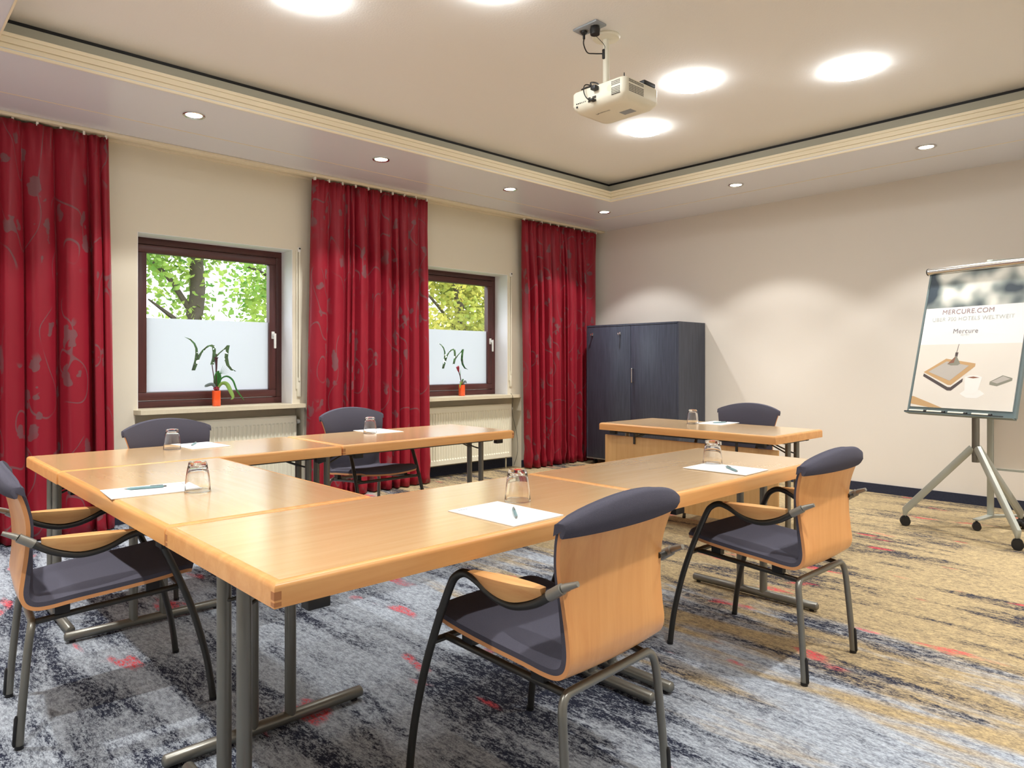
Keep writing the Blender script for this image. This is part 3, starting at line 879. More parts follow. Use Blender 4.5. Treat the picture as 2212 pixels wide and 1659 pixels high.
    u_ = tubeo('rear_leg_frame', [tuple(v * S for v in p) for p in spline(P_, 4)], 0.0112 * S, STEEL, t, 12); u_['label'] = 'steel tube bent into the two rear legs'
    for sx in (-1, 1):
        latheo('glide', [(0, 0), (0.012 * S, 0), (0.0125 * S, 0.012)], BLACK, t, n=10, cx=sx * .207 * S, cy=0)
    tubeo('front_crossbar', [(-.238 * S, .444 * S, .384 * S), (.238 * S, .444 * S, .384 * S)], 0.0095 * S, DSTEEL, t, 10)
    return t

CH = make_chair()
CHAIRS = [(1.482, 1.151, 2.5, 'beech armchair in the foreground, seen from behind, arm under the nearest table'),
          (2.806, 1.152, -1.0, 'beech armchair seen from behind at the right end of the near row'),
          (0.405, 2.860, -94.5, 'beech armchair cut off by the left edge, seen from the side'),
          (1.362, 4.356, 190.6, 'charcoal padded armchair in front of the left radiator'),
          (2.680, 4.532, 180.0, 'charcoal padded armchair in front of the middle curtain'),
          (5.286, 2.825, 94.3, 'charcoal padded armchair behind the table with the modesty panel')]
for i, (x, y, a, l) in enumerate(CHAIRS):
    c = CH if i == 0 else copy_tree(CH)
    c.location = (x, y, 0); c.rotation_euler = (0, 0, math.radians(a)); c['label'] = l

# ------------------------------------------------------------------ things on the tables
def make_tumbler():
    t = thing('tumbler', 'glass', 'glass', (0, 0, 0), 0, 'upturned water tumblers')
    H_ = 0.108
    out = [(0.0445, 0.0), (0.0455, 0.003), (0.0440, 0.006), (0.0425, 0.03), (0.0395, 0.06), (0.0350, 0.085), (0.0325, 0.098), (0.0310, 0.105), (0.0285, H_), (0.012, H_ - 0.002), (0.0, H_ - 0.002)]
    inn = [(0.0, 0.094), (0.024, 0.094), (0.0290, 0.090), (0.0325, 0.082), (0.0370, 0.06), (0.0402, 0.03), (0.0418, 0.006), (0.0425, 0.0)]
    latheo('glass_body', out + inn, TUMBLER, t, n=36, close=True, auto=50)
    d = latheo('base_print', [(0.0, H_ - 0.0012), (0.013, H_ - 0.0012), (0.013, H_ - 0.0016), (0, H_ - 0.0016)], RED, t, n=20); d['label'] = 'small red mark on the base'
    return t
TB = make_tumbler()
for i, (x, y, l) in enumerate(((1.287, 4.060, 'upturned glass in front of the chair below the left window'), (0.933, 2.665, 'upturned glass beside the pad at the left side of the U'),
                               (2.533, 4.060, 'upturned glass in front of the chair by the middle curtain'), (1.660, 1.730, 'upturned glass on the nearest table'),
                               (2.930, 1.742, 'upturned glass on the right table of the near row, behind its pad'), (4.750, 2.995, 'upturned glass on the table with the modesty panel'))):
    c = TB if i == 0 else copy_tree(TB)
    c.location = (x, y, TZ + 0.0016); c['label'] = l

def writing_pad(cx, cy, rz, label, w_=0.215, h_=0.297):
    t = thing('writing_pad', label, 'writing pad', (cx, cy, TZ + 0.0016), math.radians(rz), 'white writing pads')
    boxo('sheets', (-w_ / 2, w_ / 2, -h_ / 2, h_ / 2, 0, 0.0024), PAPER, t)
    boxo('backing_board', (-w_ / 2, w_ / 2, -h_ / 2, h_ / 2, -0.0010, 0), PAPERB, t)
    boxo('header_print', (-w_ / 2 + 0.02, -w_ / 2 + 0.062, h_ / 2 - 0.025, h_ / 2 - 0.022, 0.0024, 0.0026), BOARD, t)
    return t
writing_pad(1.455, 4.110, 184, 'white writing pad before the chair below the left window')
writing_pad(0.815, 2.800, -94, 'white writing pad at the left side of the U')
writing_pad(2.648, 4.140, 180, 'white writing pad before the chair by the middle curtain')
writing_pad(1.492, 1.612, 1, 'white writing pad on the nearest table')
writing_pad(2.822, 1.615, 2, 'white writing pad on the right table of the near row')
writing_pad(4.915, 2.880, 92, 'white writing pad on the table with the modesty panel')

def pen(ax, ay, bx, by, label):
    """pen lying from tip a to end b"""
    L_ = 0.142
    ang = math.atan2(by - ay, bx - ax)
    t = thing('ballpoint_pen', label, 'pen', ((ax + bx) / 2, (ay + by) / 2, TZ + 0.0016 + 0.0024 + 0.0052), ang, 'teal ballpoint pens')
    bm = bmesh.new(); tube(bm, [(-L_ / 2 + 0.012, 0, 0), (-L_ / 2 + 0.024, 0, 0), (L_ / 2 - 0.018, 0, 0), (L_ / 2 - 0.010, 0, 0)], [0.0032, 0.005, 0.005, 0.0042], 10)
    mesh_obj('barrel', bm, TEAL, t, smooth=True, auto=50)
    tubeo('tip', [(-L_ / 2, 0, 0), (-L_ / 2 + 0.012, 0, 0)], [0.0008, 0.0032], SLEEVE, t, 10)
    tubeo('button', [(L_ / 2 - 0.010, 0, 0), (L_ / 2, 0, 0)], 0.0026, DSTEEL, t, 10)
    boxo('clip', (L_ / 2 - 0.055, L_ / 2 - 0.012, -0.0016, 0.0016, 0.0048, 0.0066), SLEEVE, t)
    return t
pen(0.736, 2.846, 0.869, 2.813, 'teal pen on the pad at the left side of the U')
pen(1.444, 1.507, 1.550, 1.637, 'teal pen on the pad on the nearest table')
pen(2.751, 1.511, 2.855, 1.633, 'teal pen on the pad on the right table of the near row')
pen(1.40, 4.10, 1.472, 4.225, 'teal pen on the pad below the left window')
pen(4.842, 2.886, 4.985, 2.837, 'teal pen on the pad on the table with the modesty panel')

# ------------------------------------------------------------------ cabinet
def cabinet():
    x0, x1, y0, y1, z0, z1 = 6.387, 6.905, 4.198, 5.470, 0.085, 1.638
    t = thing('storage_cabinet', 'tall black two-door cabinet with coat hooks in the far corner', 'cabinet', ((x0 + x1) / 2, (y0 + y1) / 2, 0))
    a, b = (x1 - x0) / 2, (y1 - y0) / 2
    th = 0.02
    bm = bmesh.new()
    box(bm, -a, a, -b, -b + th, z0, z1); box(bm, -a, a, b - th, b, z0, z1)
    box(bm, -a + 0.02, a, -b + th, b - th, z0, z0 + th); box(bm, a - 0.01, a, -b + th, b - th, z0 + th, z1 - th)
    mesh_obj('carcass', bm, CABM, t)
    boxo('top_board', (-a - 0.004, a, -b + th, b - th, z1 - th, z1), CABM, t)
    split = 4.822 - (y0 + y1) / 2
    for (p, q, hooks) in ((-b + th + 0.002, split - 0.002, False), (split + 0.002, b - th - 0.002, True)):
        d = boxo('door', (-a - 0.002, -a + 0.018, p, q, z0 + 0.004, z1 - th - 0.003), CABM, t, bev=0.0015)
        if hooks:
            for yy in (5.375 - (y0 + y1) / 2, 4.97 - (y0 + y1) / 2):
                bm = bmesh.new()
                box(bm, -a - 0.012, -a - 0.002, yy - 0.010, yy + 0.010, 1.515, 1.548, bev=0.003)
                box(bm, -a - 0.040, -a - 0.010, yy - 0.006, yy + 0.006, 1.515, 1.527, bev=0.002)
                box(bm, -a - 0.044, -a - 0.034, yy - 0.008, yy + 0.008, 1.515, 1.540, bev=0.003)
                h = mesh_obj('coat_hook', bm, CHROME, d, smooth=True, auto=40); h['label'] = 'small chrome coat hook'
        else:
            yy = split - 0.035
            bm = bmesh.new()
            tube(bm, spline([(-a - 0.002, yy, 0.985), (-a - 0.030, yy, 0.985), (-a - 0.034, yy, 0.990), (-a - 0.034, yy, 1.125), (-a - 0.030, yy, 1.13), (-a - 0.002, yy, 1.13)], 4), 0.006, 10)
            h = mesh_obj('handle', bm, CHROME, d, smooth=True); h['label'] = 'chrome bow handle'
    boxo('bottom_rail', (-a - 0.002, -a + 0.01, -b, b, z0 - 0.012, z0), SLEEVE, t)
    for sx in (-1, 1):
        for sy in (-1, 1):
            bm = bmesh.new()
            box(bm, sx * (a - 0.06) - 0.02, sx * (a - 0.06) + 0.02, sy * (b - 0.08) - 0.02, sy * (b - 0.08) + 0.02, 0.06, z0 - 0.0005)
            tube(bm, [(sx * (a - 0.06), sy * (b - 0.08) - 0.012, 0.031), (sx * (a - 0.06), sy * (b - 0.08) + 0.012, 0.031)], 0.031, 16)
            mesh_obj('caster', bm, DSTEEL, t, smooth=True, auto=40)
    return t
cabinet()

# ------------------------------------------------------------------ flipchart
FX, FY = 5.600, 1.427
FU = Vector((-0.270, -0.963, 0)); FB = Vector((0.963, -0.270, 0))       # along the board to the right, and away from the viewer
FRZ = math.atan2(FU.y, FU.x)                                            # local +X = right along the board, local +Y = to the back
def caster(parent, x, y, ang, r=0.032, top=0.08):
    bm = bmesh.new()
    ca, sa = math.cos(ang), math.sin(ang)
    for s_ in (-1, 1):
        tube(bm, [(x - sa * s_ * 0.008, y + ca * s_ * 0.008, r), (x - sa * s_ * 0.022, y + ca * s_ * 0.022, r)], r, 18)
    tube(bm, [(x - sa * -0.012, y + ca * -0.012, r + 0.012), (x - sa * 0.012, y + ca * 0.012, r + 0.012)], r * 0.9, 14)
    tube(bm, [(x, y, r), (x, y, top)], 0.008, 10)
    return mesh_obj('caster', bm, BLACK, parent, smooth=True, auto=40)

def flipchart():
    t = thing('flipchart', 'mobile flipchart easel with grey frame and three legs on casters', 'flipchart', (FX, FY, 0), FRZ)
    # local frame: x right, y back
    hub = (0.02, 0.18)
    tubeo('column', [(hub[0], hub[1], 0.50), (hub[0], hub[1], 1.05)], 0.024, STEEL, t, 18)
    tubeo('inner_column', [(hub[0] + 0.006, hub[1] + 0.005, 1.05), (hub[0] + 0.006, hub[1] + 0.005, 1.28)], 0.018, SILVER, t, 14)
    legs = [(-0.36, -0.03), (0.40, -0.044), (0.09, 0.61)]
    for lx, ly in legs:
        d = Vector((lx - hub[0], ly - hub[1], 0)); dn = d.normalized()
        a = Vector((hub[0], hub[1], 0.60)) + dn * 0.02; b = Vector((lx, ly, 0.115))
        side = Vector((-dn.y, dn.x, 0)) * 0.019
        bm = bmesh.new()
        ax = (b - a).normalized(); nrm = ax.cross(side.normalized()) * 0.024
        def ringp(p, k=1.0): return [bm.verts.new(p + side * sx * k + nrm * sy * k) for sx, sy in ((-1, -.6), (-.6, -1), (.6, -1), (1, -.6), (1, .6), (.6, 1), (-.6, 1), (-1, .6))]
        R = [ringp(a), ringp(b), ringp(b + Vector((0, 0, -0.045)) + dn * 0.004, 0.55)]
        for p, q in zip(R, R[1:]):
            for k in range(8): bm.faces.new((p[k], p[(k + 1) % 8], q[(k + 1) % 8], q[k]))
        bm.faces.new(R[0]); bm.faces.new(R[-1][::-1])
        lg = mesh_obj('leg', bm, SILVER, t, smooth=True, auto=45)
        caster(lg, lx, ly, math.atan2(ly, lx) + 0.6, 0.034, 0.075)
    # tilted board
    L_ = 1.10; ang = math.asin(0.292 / L_)
    def B(x, s_, o_=0.0):
        """point on the board: x right, s up along the board, o out towards the viewer"""
        return (x, s_ * math.sin(ang) - o_ * math.cos(ang), 0.838 + s_ * math.cos(ang) + o_ * math.sin(ang))
    def slab(name, xa, xb, sa, sb, oa, ob, mat, par):
        bm = bmesh.new()
        v = [bm.verts.new(B(x, s_, o_)) for o_ in (oa, ob) for x, s_ in ((xa, sa), (xb, sa), (xb, sb), (xa, sb))]
        for f in ((0, 1, 2, 3), (4, 5, 6, 7), (0, 1, 5, 4), (1, 2, 6, 5), (2, 3, 7, 6), (3, 0, 4, 7)): bm.faces.new([v[i] for i in f])
        return mesh_obj(name, bm, mat, par)
    hw = 0.362
    bd = slab('board', -hw, hw, 0.0, 1.07, -0.022, -0.004, BOARD, t)
    slab('frame_side', -hw - 0.004, -hw + 0.010, 0, 1.07, -0.024, 0.000, BOARD, bd)
    slab('frame_side', hw - 0.010, hw + 0.004, 0, 1.07, -0.024, 0.000, BOARD, bd)
    tr = slab('pen_tray', -hw, hw, -0.010, -0.002, -0.024, 0.040, BOARD, t)
    slab('tray_lip', -hw, hw - 0.05, -0.006, 0.002, 0.036, 0.040, DSTEEL, tr)
    clamp = tubeo('clamp_bar', [B(-hw - 0.012, 1.085, 0.008), B(hw + 0.012, 1.085, 0.008)], 0.026, CHROME, t, 20); clamp['label'] = 'rounded silver paper clamp bar'
    for s_ in (-1, 1): tubeo('end_cap', [B(s_ * (hw + 0.011), 1.085, 0.008), B(s_ * (hw + 0.017), 1.085, 0.008)], 0.0275, BLACK, clamp, 20)
    slab('back_plate', -0.05, 0.08, 0.20, 0.60, -0.060, -0.022, STEEL, t)
    # paper pad with its printed cover: a thing of its own hanging on the easel
    p = thing('flipchart_pad', 'printed flipchart pad hanging on the easel', 'paper pad', (FX, FY, 0), FRZ)
    xl, xr = -hw + 0.017, hw - 0.020
    sb, st = 0.042, 1.062
    slab('sheets', xl, xr, sb, st, -0.0035, 0.004, PAPER, p)
    Hh = st - sb
    o = 0.0044
    ph = slab('photo_print', xl, xr, sb + Hh * 0.735, st, 0.004, o, BOKEH, p); ph['label'] = 'blurred grey photograph printed across the top'
    lo_ = slab('table_print', xl, xr, sb, sb + Hh * 0.46, 0.004, o, plain('print_cream', srgb(238, 232, 222), 0.6), p)
    def flat(name, pts, mat, lev):
        bm = bmesh.new()
        A = [bm.verts.new(B(xl + (xr - xl) * u, sb + Hh * v, o + 0.0003 * lev)) for u, v in pts]
        bm.faces.new(A)
        return mesh_obj(name, bm, mat, lo_)
    tanp = plain('print_tan', srgb(206, 168, 120), 0.6); dk = plain('print_dark', srgb(84, 74, 74), 0.6); gy = plain('print_grey', srgb(196, 190, 182), 0.6)
    br = plain('print_brown', srgb(150, 104, 84), 0.6); pc = plain('print_pale', srgb(250, 248, 244), 0.6); gg = plain('print_greygreen', srgb(146, 146, 132), 0.6)
    flat('tablet_shadow', [(.085, .225), (.36, .125), (.40, .125), (.50, .19), (.50, .215), (.39, .15), (.36, .15), (.09, .245)], dk, 1)
    flat('tablet_print', [(.085, .255), (.30, .355), (.60, .320), (.60, .300), (.39, .165), (.36, .165)], tanp, 1)
    flat('tablet_screen', [(.135, .258), (.31, .335), (.54, .305), (.37, .195)], gy, 2)
    flat('cord_print', [(.405, .46), (.41, .46), (.400, .40), (.394, .40)], dk, 1)
    flat('knot_print', [(.385, .365), (.41, .365), (.415, .40), (.385, .40)], dk, 1)
    flat('pendant_print', [(.32, .315), (.395, .375), (.40, .375), (.45, .320), (.43, .308), (.36, .305)], gg, 3)
    flat('pendant_side_print', [(.32, .315), (.395, .37), (.385, .325), (.35, .322)], br, 4)
    flat('saucer_print', [(.49, .105), (.56, .078), (.66, .078), (.73, .11), (.68, .135), (.54, .135)], pc, 1)
    flat('cup_print', [(.515, .225), (.535, .125), (.56, .105), (.63, .105), (.66, .125), (.685, .225), (.64, .235), (.56, .235)], pc, 2)
    flat('coffee_print', [(.54, .222), (.60, .215), (.66, .222), (.60, .229)], br, 3)
    flat('phone_print', [(.76, .175), (.83, .165), (.96, .205), (.96, .222), (.87, .240), (.76, .195)], gg, 1)
    flat('phone_screen_print', [(.775, .195), (.83, .183), (.945, .217), (.875, .235)], gy, 2)
    flat('table_edge_print', [(0, .02), (.20, 0), (.34, 0), (.02, .075), (0, .075)], tanp, 1)
    # lettering
    R_ = Matrix.Rotation(PI / 2 - ang, 4, 'X')
    def text(s_, u, v, size, mat, name):
        cu = bpy.data.curves.new('lettering', 'FONT'); cu.body = s_; cu.size = size; cu.align_x = 'CENTER'; cu.space_character = 1.05
        ob = bpy.data.objects.new('lettering', cu); COL.objects.link(ob); bpy.context.view_layer.update()
        me = bpy.data.meshes.new_from_object(ob.evaluated_get(bpy.context.evaluated_depsgraph_get()))
        bpy.data.objects.remove(ob, do_unlink=True)
        me.materials.clear(); me.materials.append(mat)
        x0 = xl + (xr - xl) * u; s0 = sb + Hh * v
        for vv in me.vertices: vv.co = B(x0 + vv.co.x, s0 + vv.co.y, o + 0.0004)
        ob = bpy.data.objects.new(name, me); link(ob, p)
        return ob
    mau = plain('print_mauve', srgb(160, 138, 142), 0.6); lg_ = plain('print_light_grey', srgb(196, 202, 200), 0.6); md = plain('print_mid_grey', srgb(140, 134, 140), 0.6)
    text('MERCURE.COM', .44, .684, 0.050, mau, 'heading_lettering')
    text('ÜBER 700 HOTELS WELTWEIT', .49, .634, 0.040, lg_, 'subheading_lettering')
    text('Mercure', .45, .540, 0.048, md, 'logo_lettering')
    text('HOTELS', .45, .522, 0.016, lg_, 'logo_small_lettering')
    # markers lying in the tray
    for i, (u, l) in enumerate(((-0.275, 'white marker at the left end of the flipchart tray'), (-0.145, 'white marker second from the left in the flipchart tray'), (0.005, 'white marker third from the left in the flipchart tray'), (0.165, 'white marker at the right end of the flipchart tray'))):
        mk = thing('marker_pen', l, 'marker', (FX, FY, 0), FRZ, 'markers in the flipchart tray')
        tubeo('barrel', [B(u - 0.062, 0.0085, 0.018), B(u + 0.045, 0.0085, 0.018)], 0.0085, CREAMP, mk, 12)
        tubeo('cap', [B(u + 0.045, 0.0085, 0.018), B(u + 0.064, 0.0085, 0.018)], 0.0092, BLACK, mk, 12)
flipchart()

# ------------------------------------------------------------------ mobile whiteboard behind the flipchart
def whiteboard():
    t = thing('mobile_whiteboard', 'mobile whiteboard on casters behind the flipchart', 'whiteboard', (6.06, 1.335, 0), -PI / 2)
    # local x runs along -Y (to the right), local y along +X (to the back)
    Wd = 1.30
    for px in (0.0, Wd):
        boxo('post', (px - 0.020, px + 0.020, -0.014, 0.014, 0.082, 1.95), SILVER, t, bev=0.003)
        for (dx, dy) in (((-0.045, -0.20), (0.17, 0.24)) if px == 0 else ((0.045, -0.20), (-0.17, 0.24))):
            bm = bmesh.new()
            d = Vector((dx, dy, 0)); n = Vector((-d.y, d.x, 0)).normalized() * 0.022
            p0 = Vector((px, 0, 0)); p1 = p0 + d
            v = [bm.verts.new(q) for q in (p0 - n + Vector((0, 0, .072)), p0 + n + Vector((0, 0, .072)), p1 + n + Vector((0, 0, .072)), p1 - n + Vector((0, 0, .072)),
                                           p0 - n + Vector((0, 0, .090)), p0 + n + Vector((0, 0, .090)), p1 + n + Vector((0, 0, .082)), p1 - n + Vector((0, 0, .082)))]
            for f in ((0, 1, 2, 3), (4, 5, 6, 7), (0, 1, 5, 4), (1, 2, 6, 5), (2, 3, 7, 6), (3, 0, 4, 7)): bm.faces.new([v[i] for i in f])
            ft = mesh_obj('foot', bm, SILVER, t)
            caster(ft, p1.x * 1.0 - dx * 0.06, p1.y - dy * 0.06, 0.4 + dx, 0.027, 0.072)
    boxo('writing_surface', (0.022, Wd - 0.022, -0.006, 0.006, 0.435, 1.93), WBOARD, t)
    for nm, b in (('frame_rail', (0.02, Wd - 0.02, -0.011, 0.011, 0.420, 0.436)), ('frame_rail', (0.02, Wd - 0.02, -0.011, 0.011, 1.925, 1.945))):
        boxo(nm, b, SILVER, t)
whiteboard()

# ------------------------------------------------------------------ projector
def projector():
    PX, PY = 3.165, 2.497
    t = thing('projector', 'white ceiling projector with its ports facing the viewer', 'projector', (PX, PY, 0))
    # local: rear face (ports) at -x, lens at +x
    x0, x1, y0, y1, z0, z1 = -0.162, 0.150, -0.190, 0.190, 2.612, 2.735
    bm = bmesh.new()
    def rr(off, z, cut=0.03):
        pts = []
        for (sx, sy) in ((-1, -1), (1, -1), (1, 1), (-1, 1)):
            cx = (x0 + off + cut) if sx < 0 else (x1 - off - cut); cy = (y0 + off + cut) if sy < 0 else (y1 - off - cut)
            a0 = {(-1, -1): PI, (1, -1): 1.5 * PI, (1, 1): 0, (-1, 1): 0.5 * PI}[(sx, sy)]
            for k in range(5):
                a = a0 + k * PI / 8; pts.append((cx + cut * math.cos(a), cy + cut * math.sin(a), z))
        return pts
    loops = [[bm.verts.new(p) for p in rr(o, z, c)] for o, z, c in ((0.055, z0, 0.05), (0.020, z0 + 0.008, 0.04), (0.004, z0 + 0.030, 0.03), (0.0, z0 + 0.045, 0.028), (0.0, z1 - 0.012, 0.028), (0.006, z1 - 0.003, 0.03), (0.02, z1, 0.03))]
    n = len(loops[0])
    for a, b in zip(loops, loops[1:]):
        for k in range(n): bm.faces.new((a[k], a[(k + 1) % n], b[(k + 1) % n], b[k]))
    bm.faces.new(loops[0][::-1]); bm.faces.new(loops[-1])
    body = mesh_obj('housing', bm, PROJ, t, smooth=True, auto=40)
    # louvre grilles: small slots on rear right and right flank
    bm = bmesh.new()
    for i in range(7):
        for j in range(9):
            zz = z1 - 0.018 - j * 0.0085
            if j == 3: continue
            yy = y0 + 0.036 + i * 0.0085
            box(bm, x0 - 0.0006, x0 + 0.002, yy - 0.0028, yy + 0.0028, zz - 0.0028, zz + 0.0028)
    for i in range(14):
        for j in range(8):
            if j == 2: continue
            xx = x0 + 0.040 + i * 0.0095; zz = z1 - 0.016 - j * 0.0085
            box(bm, xx - 0.003, xx + 0.003, y0 - 0.0006, y0 + 0.002, zz - 0.0028, zz + 0.0028)
    g = mesh_obj('vent_slots', bm, PROJD, t); g['kind'] = 'stuff'
    bm = bmesh.new()
    for yy, zz, w_, h_ in ((0.020, 2.668, .012, .006), (0.020, 2.650, .012, .006), (0.055, 2.655, .008, .005), (0.055, 2.67, .008, .005)):
        box(bm, x0 - 0.003, x0 + 0.004, yy - w_, yy + w_, zz - h_, zz + h_)
    mesh_obj('socket_ports', bm, PROJD, t)
    for k in range(6):
        tubeo('audio_jack', [(x0 + 0.004, 0.085 + k * 0.0125, 2.662), (x0 - 0.003, 0.085 + k * 0.0125, 2.662)], 0.0036, BLACK if k > 2 else SLEEVE, t, 8)
    boxo('data_port', (x0 - 0.001, x0 + 0.003, 0.142, 0.152, 2.640, 2.650), BLACK, t)
    tubeo('speaker_grille', [(x0 - 0.0008, -0.085, 2.690), (x0 + 0.003, -0.085, 2.690)], 0.017, MOULD, t, 20)
    boxo('rating_plate', (0.0, 0.055, -0.105, -0.025, z0 - 0.0008, z0), GREYP, t)
    cu = bpy.data.curves.new('lettering', 'FONT'); cu.body = 'Panasonic'; cu.size = 0.026
    ob = bpy.data.objects.new('lettering', cu); COL.objects.link(ob); bpy.context.view_layer.update()
    me = bpy.data.meshes.new_from_object(ob.evaluated_get(bpy.context.evaluated_depsgraph_get())); bpy.data.objects.remove(ob, do_unlink=True)
    me.materials.clear(); me.materials.append(PROJD)
    for v in me.vertices: v.co = (-0.075 + v.co.y, 0.085 - v.co.x, z0 - 0.0006)
    ob = bpy.data.objects.new('maker_lettering', me); link(ob, t)
    # front lens
    tubeo('lens', [(x1 - 0.01, 0.06, 2.675), (x1 + 0.02, 0.06, 2.675)], 0.038, BLACK, t, 20)
    boxo('wireless_box', (0.02, 0.125, -0.185, -0.125, z1, z1 + 0.024), BLACK, t, bev=0.006)
    tubeo('antenna', [(-0.03, -0.085, z1), (-0.03, -0.085, z1 + 0.075)], [0.0045, 0.0028], BLACK, t, 8)
    # mount
    mx, my = -0.012, 0.058
    tubeo('mount_pole', [(mx, my, z1), (mx, my, HC - 0.02)], 0.0185, PROJ, t, 18)
    latheo('ceiling_flange', [(0.0, HC), (0.078, HC), (0.080, HC - 0.008), (0.074, HC - 0.016), (0.03, HC - 0.022), (0.0, HC - 0.022)], PROJ, t, n=32, cx=mx, cy=my)
    boxo('mount_plate', (mx - 0.07, mx + 0.07, my - 0.07, my + 0.07, z1 - 0.002, z1 + 0.010), PROJ, t, bev=0.003)
    # cables on the projector
    tubeo('signal_cable', spline([(mx - 0.02, my + 0.005, 2.775), (mx - 0.05, my + 0.02, 2.765), (-0.16, 0.08, 2.755), (-0.185, 0.078, 2.72), (-0.185, 0.065, 2.68), (-0.175, 0.045, 2.655), (x0 - 0.002, 0.030, 2.650)], 6), 0.0032, BLACK, t, 8)
    boxo('signal_plug', (x0 - 0.026, x0, 0.012, 0.034, 2.644, 2.656), BLACK, t, bev=0.002)
    tubeo('mains_cable', spline([(mx - 0.02, my - 0.004, 2.79), (mx - 0.05, my - 0.002, 2.768), (-0.13, 0.03, 2.758), (-0.19, 0.022, 2.740), (x0 - 0.028, 0.012, 2.712)], 6), 0.0042, BLACK, t, 8)
    boxo('mains_plug', (x0 - 0.032, x0 + 0.002, -0.012, 0.022, 2.700, 2.722), BLACK, t, bev=0.003)
    tubeo('cable_loop', spline([(-0.06, 0.02, z1 + 0.006), (-0.12, 0.08, z1 + 0.02), (-0.14, 0.13, z1 + 0.012), (-0.10, 0.10, z1 + 0.03), (-0.06, 0.05, z1 + 0.02)], 6), 0.0042, BLACK, t, 8)
    boxo('cable_sleeve', (mx - 0.026, mx - 0.016, my - 0.006, my + 0.008, 2.745, 2.79), BLACK, t, bev=0.003)
    boxo('upper_cable_sleeve', (mx - 0.028, mx - 0.016, my - 0.006, my + 0.008, 2.93, 2.985), BLACK, t, bev=0.003)
    # socket plate on the ceiling
    s_ = thing('ceiling_socket', 'grey double socket plate with black plugs on the ceiling beside the projector mount', 'socket', (2.995, 2.545, HC), math.radians(0))
    boxo('plate', (-0.045, 0.045, -0.085, 0.085, -0.012, 0.0), GREYP, s_, bev=0.004)
    for yy in (-0.040, 0.040): tubeo('socket_insert', [(0, yy, -0.0105), (0, yy, -0.014)], 0.026, SLEEVE, s_, 20)
    bm = bmesh.new()
    tube(bm, [(0, -0.040, -0.014), (0.0, -0.040, -0.030), (0.0, -0.040, -0.058)], [0.024, 0.029, 0.026], 12)
    a_ = mesh_obj('plug_adapter', bm, BLACK, s_, smooth=True, auto=40); a_['label'] = 'black plug-in adapter'
    bm = bmesh.new()
    tube(bm, [(0, 0.040, -0.014), (0, 0.040, -0.022), (0, 0.040, -0.030)], [0.020, 0.019, 0.010], 14)
    tube(bm, [(0, 0.040, -0.022), (0, 0.040, -0.055)], 0.007, 10)
    p_ = mesh_obj('mains_plug', bm, BLACK, s_, smooth=True, auto=40)
    ex, ey = PX - 2.995 + mx - 0.02, PY - 2.545 + my
    tubeo('plug_cable', spline([(0, 0.040, -0.050), (0.0, 0.042, -0.085), (0.04, 0.05, -0.115), (0.09, 0.045, -0.108), (ex, ey, -0.105)], 6), 0.0035, BLACK, p_, 8)
    tubeo('adapter_cable', spline([(0.02, -0.03, -0.055), (ex - 0.02, ey - 0.02, -0.07), (ex, ey, -0.09)], 6), 0.0016, BLACK, a_, 6)
projector()

# ------------------------------------------------------------------ vases, flowers and phone on the sills
def vase(x, y, h, label):
    o = thing('flower_vase', label, 'vase', (x, y, WZ0), 0, 'orange vases on the sills')
    bm = bmesh.new()
    r = 0.030
    def sq(rr_, z):
        return [bm.verts.new((math.copysign(abs(math.cos(a)) ** 0.55, math.cos(a)) * rr_, math.copysign(abs(math.sin(a)) ** 0.55, math.sin(a)) * rr_, z)) for a in [2 * PI * k / 20 for k in range(20)]]
    L_ = [sq(r * .93, 0), sq(r, 0.005), sq(r, h), sq(r * .9, h), sq(r * .9, 0.012)]
    for a, b in zip(L_, L_[1:]):
        for k in range(20): bm.faces.new((a[k], a[(k + 1) % 20], b[(k + 1) % 20], b[k]))
    bm.faces.new(L_[0][::-1]); bm.faces.new(L_[-1])
    mesh_obj('vase_body', bm, ORANGE, o, smooth=True, auto=40)
    latheo('glass_foot', [(0, 0.0), (0.031, 0.0), (0.031, 0.004), (0.0, 0.004)], TUMBLER, o, n=20)
    return o
def leaf_blade(parent, path, wid, mat, name='leaf'):
    P_ = spline(path, 6); bm = bmesh.new(); rows = []
    n = len(P_)
    for i, p in enumerate(P_):
        u = i / (n - 1); w_ = wid * math.sin(PI * min(1, 0.08 + 0.92 * u)) ** 0.7
        a = Vector(P_[min(i + 1, n - 1)]) - Vector(P_[max(i - 1, 0)]); a.normalize()
        s_ = a.cross(Vector((0, 1, 0.3))); s_.normalize()
        v = Vector(p); rows.append([tuple(v - s_ * w_), tuple(v + Vector((0, 0.004, 0)) * (wid > .006)), tuple(v + s_ * w_)])
    grid(bm, rows)
    o = mesh_obj(name, bm, mat, parent, smooth=True)
    m = o.modifiers.new('thickness', 'SOLIDIFY'); m.thickness = 0.0012
    return o
def berries(parent, n, rad, z, seed, cx=0.0, cy=0.0):
    rnd = random.Random(seed)
    for k in range(n):
        a = rnd.uniform(0, 2 * PI); q = rnd.uniform(0.2, 1) * rad
        bm = bmesh.new(); bmesh.ops.create_icosphere(bm, subdivisions=1, radius=rnd.uniform(.006, .009), matrix=Matrix.Translation((cx + q * math.cos(a), cy + q * math.sin(a), z + rnd.uniform(0, .022))))
        mesh_obj('berry', bm, BERRY, parent, smooth=True)

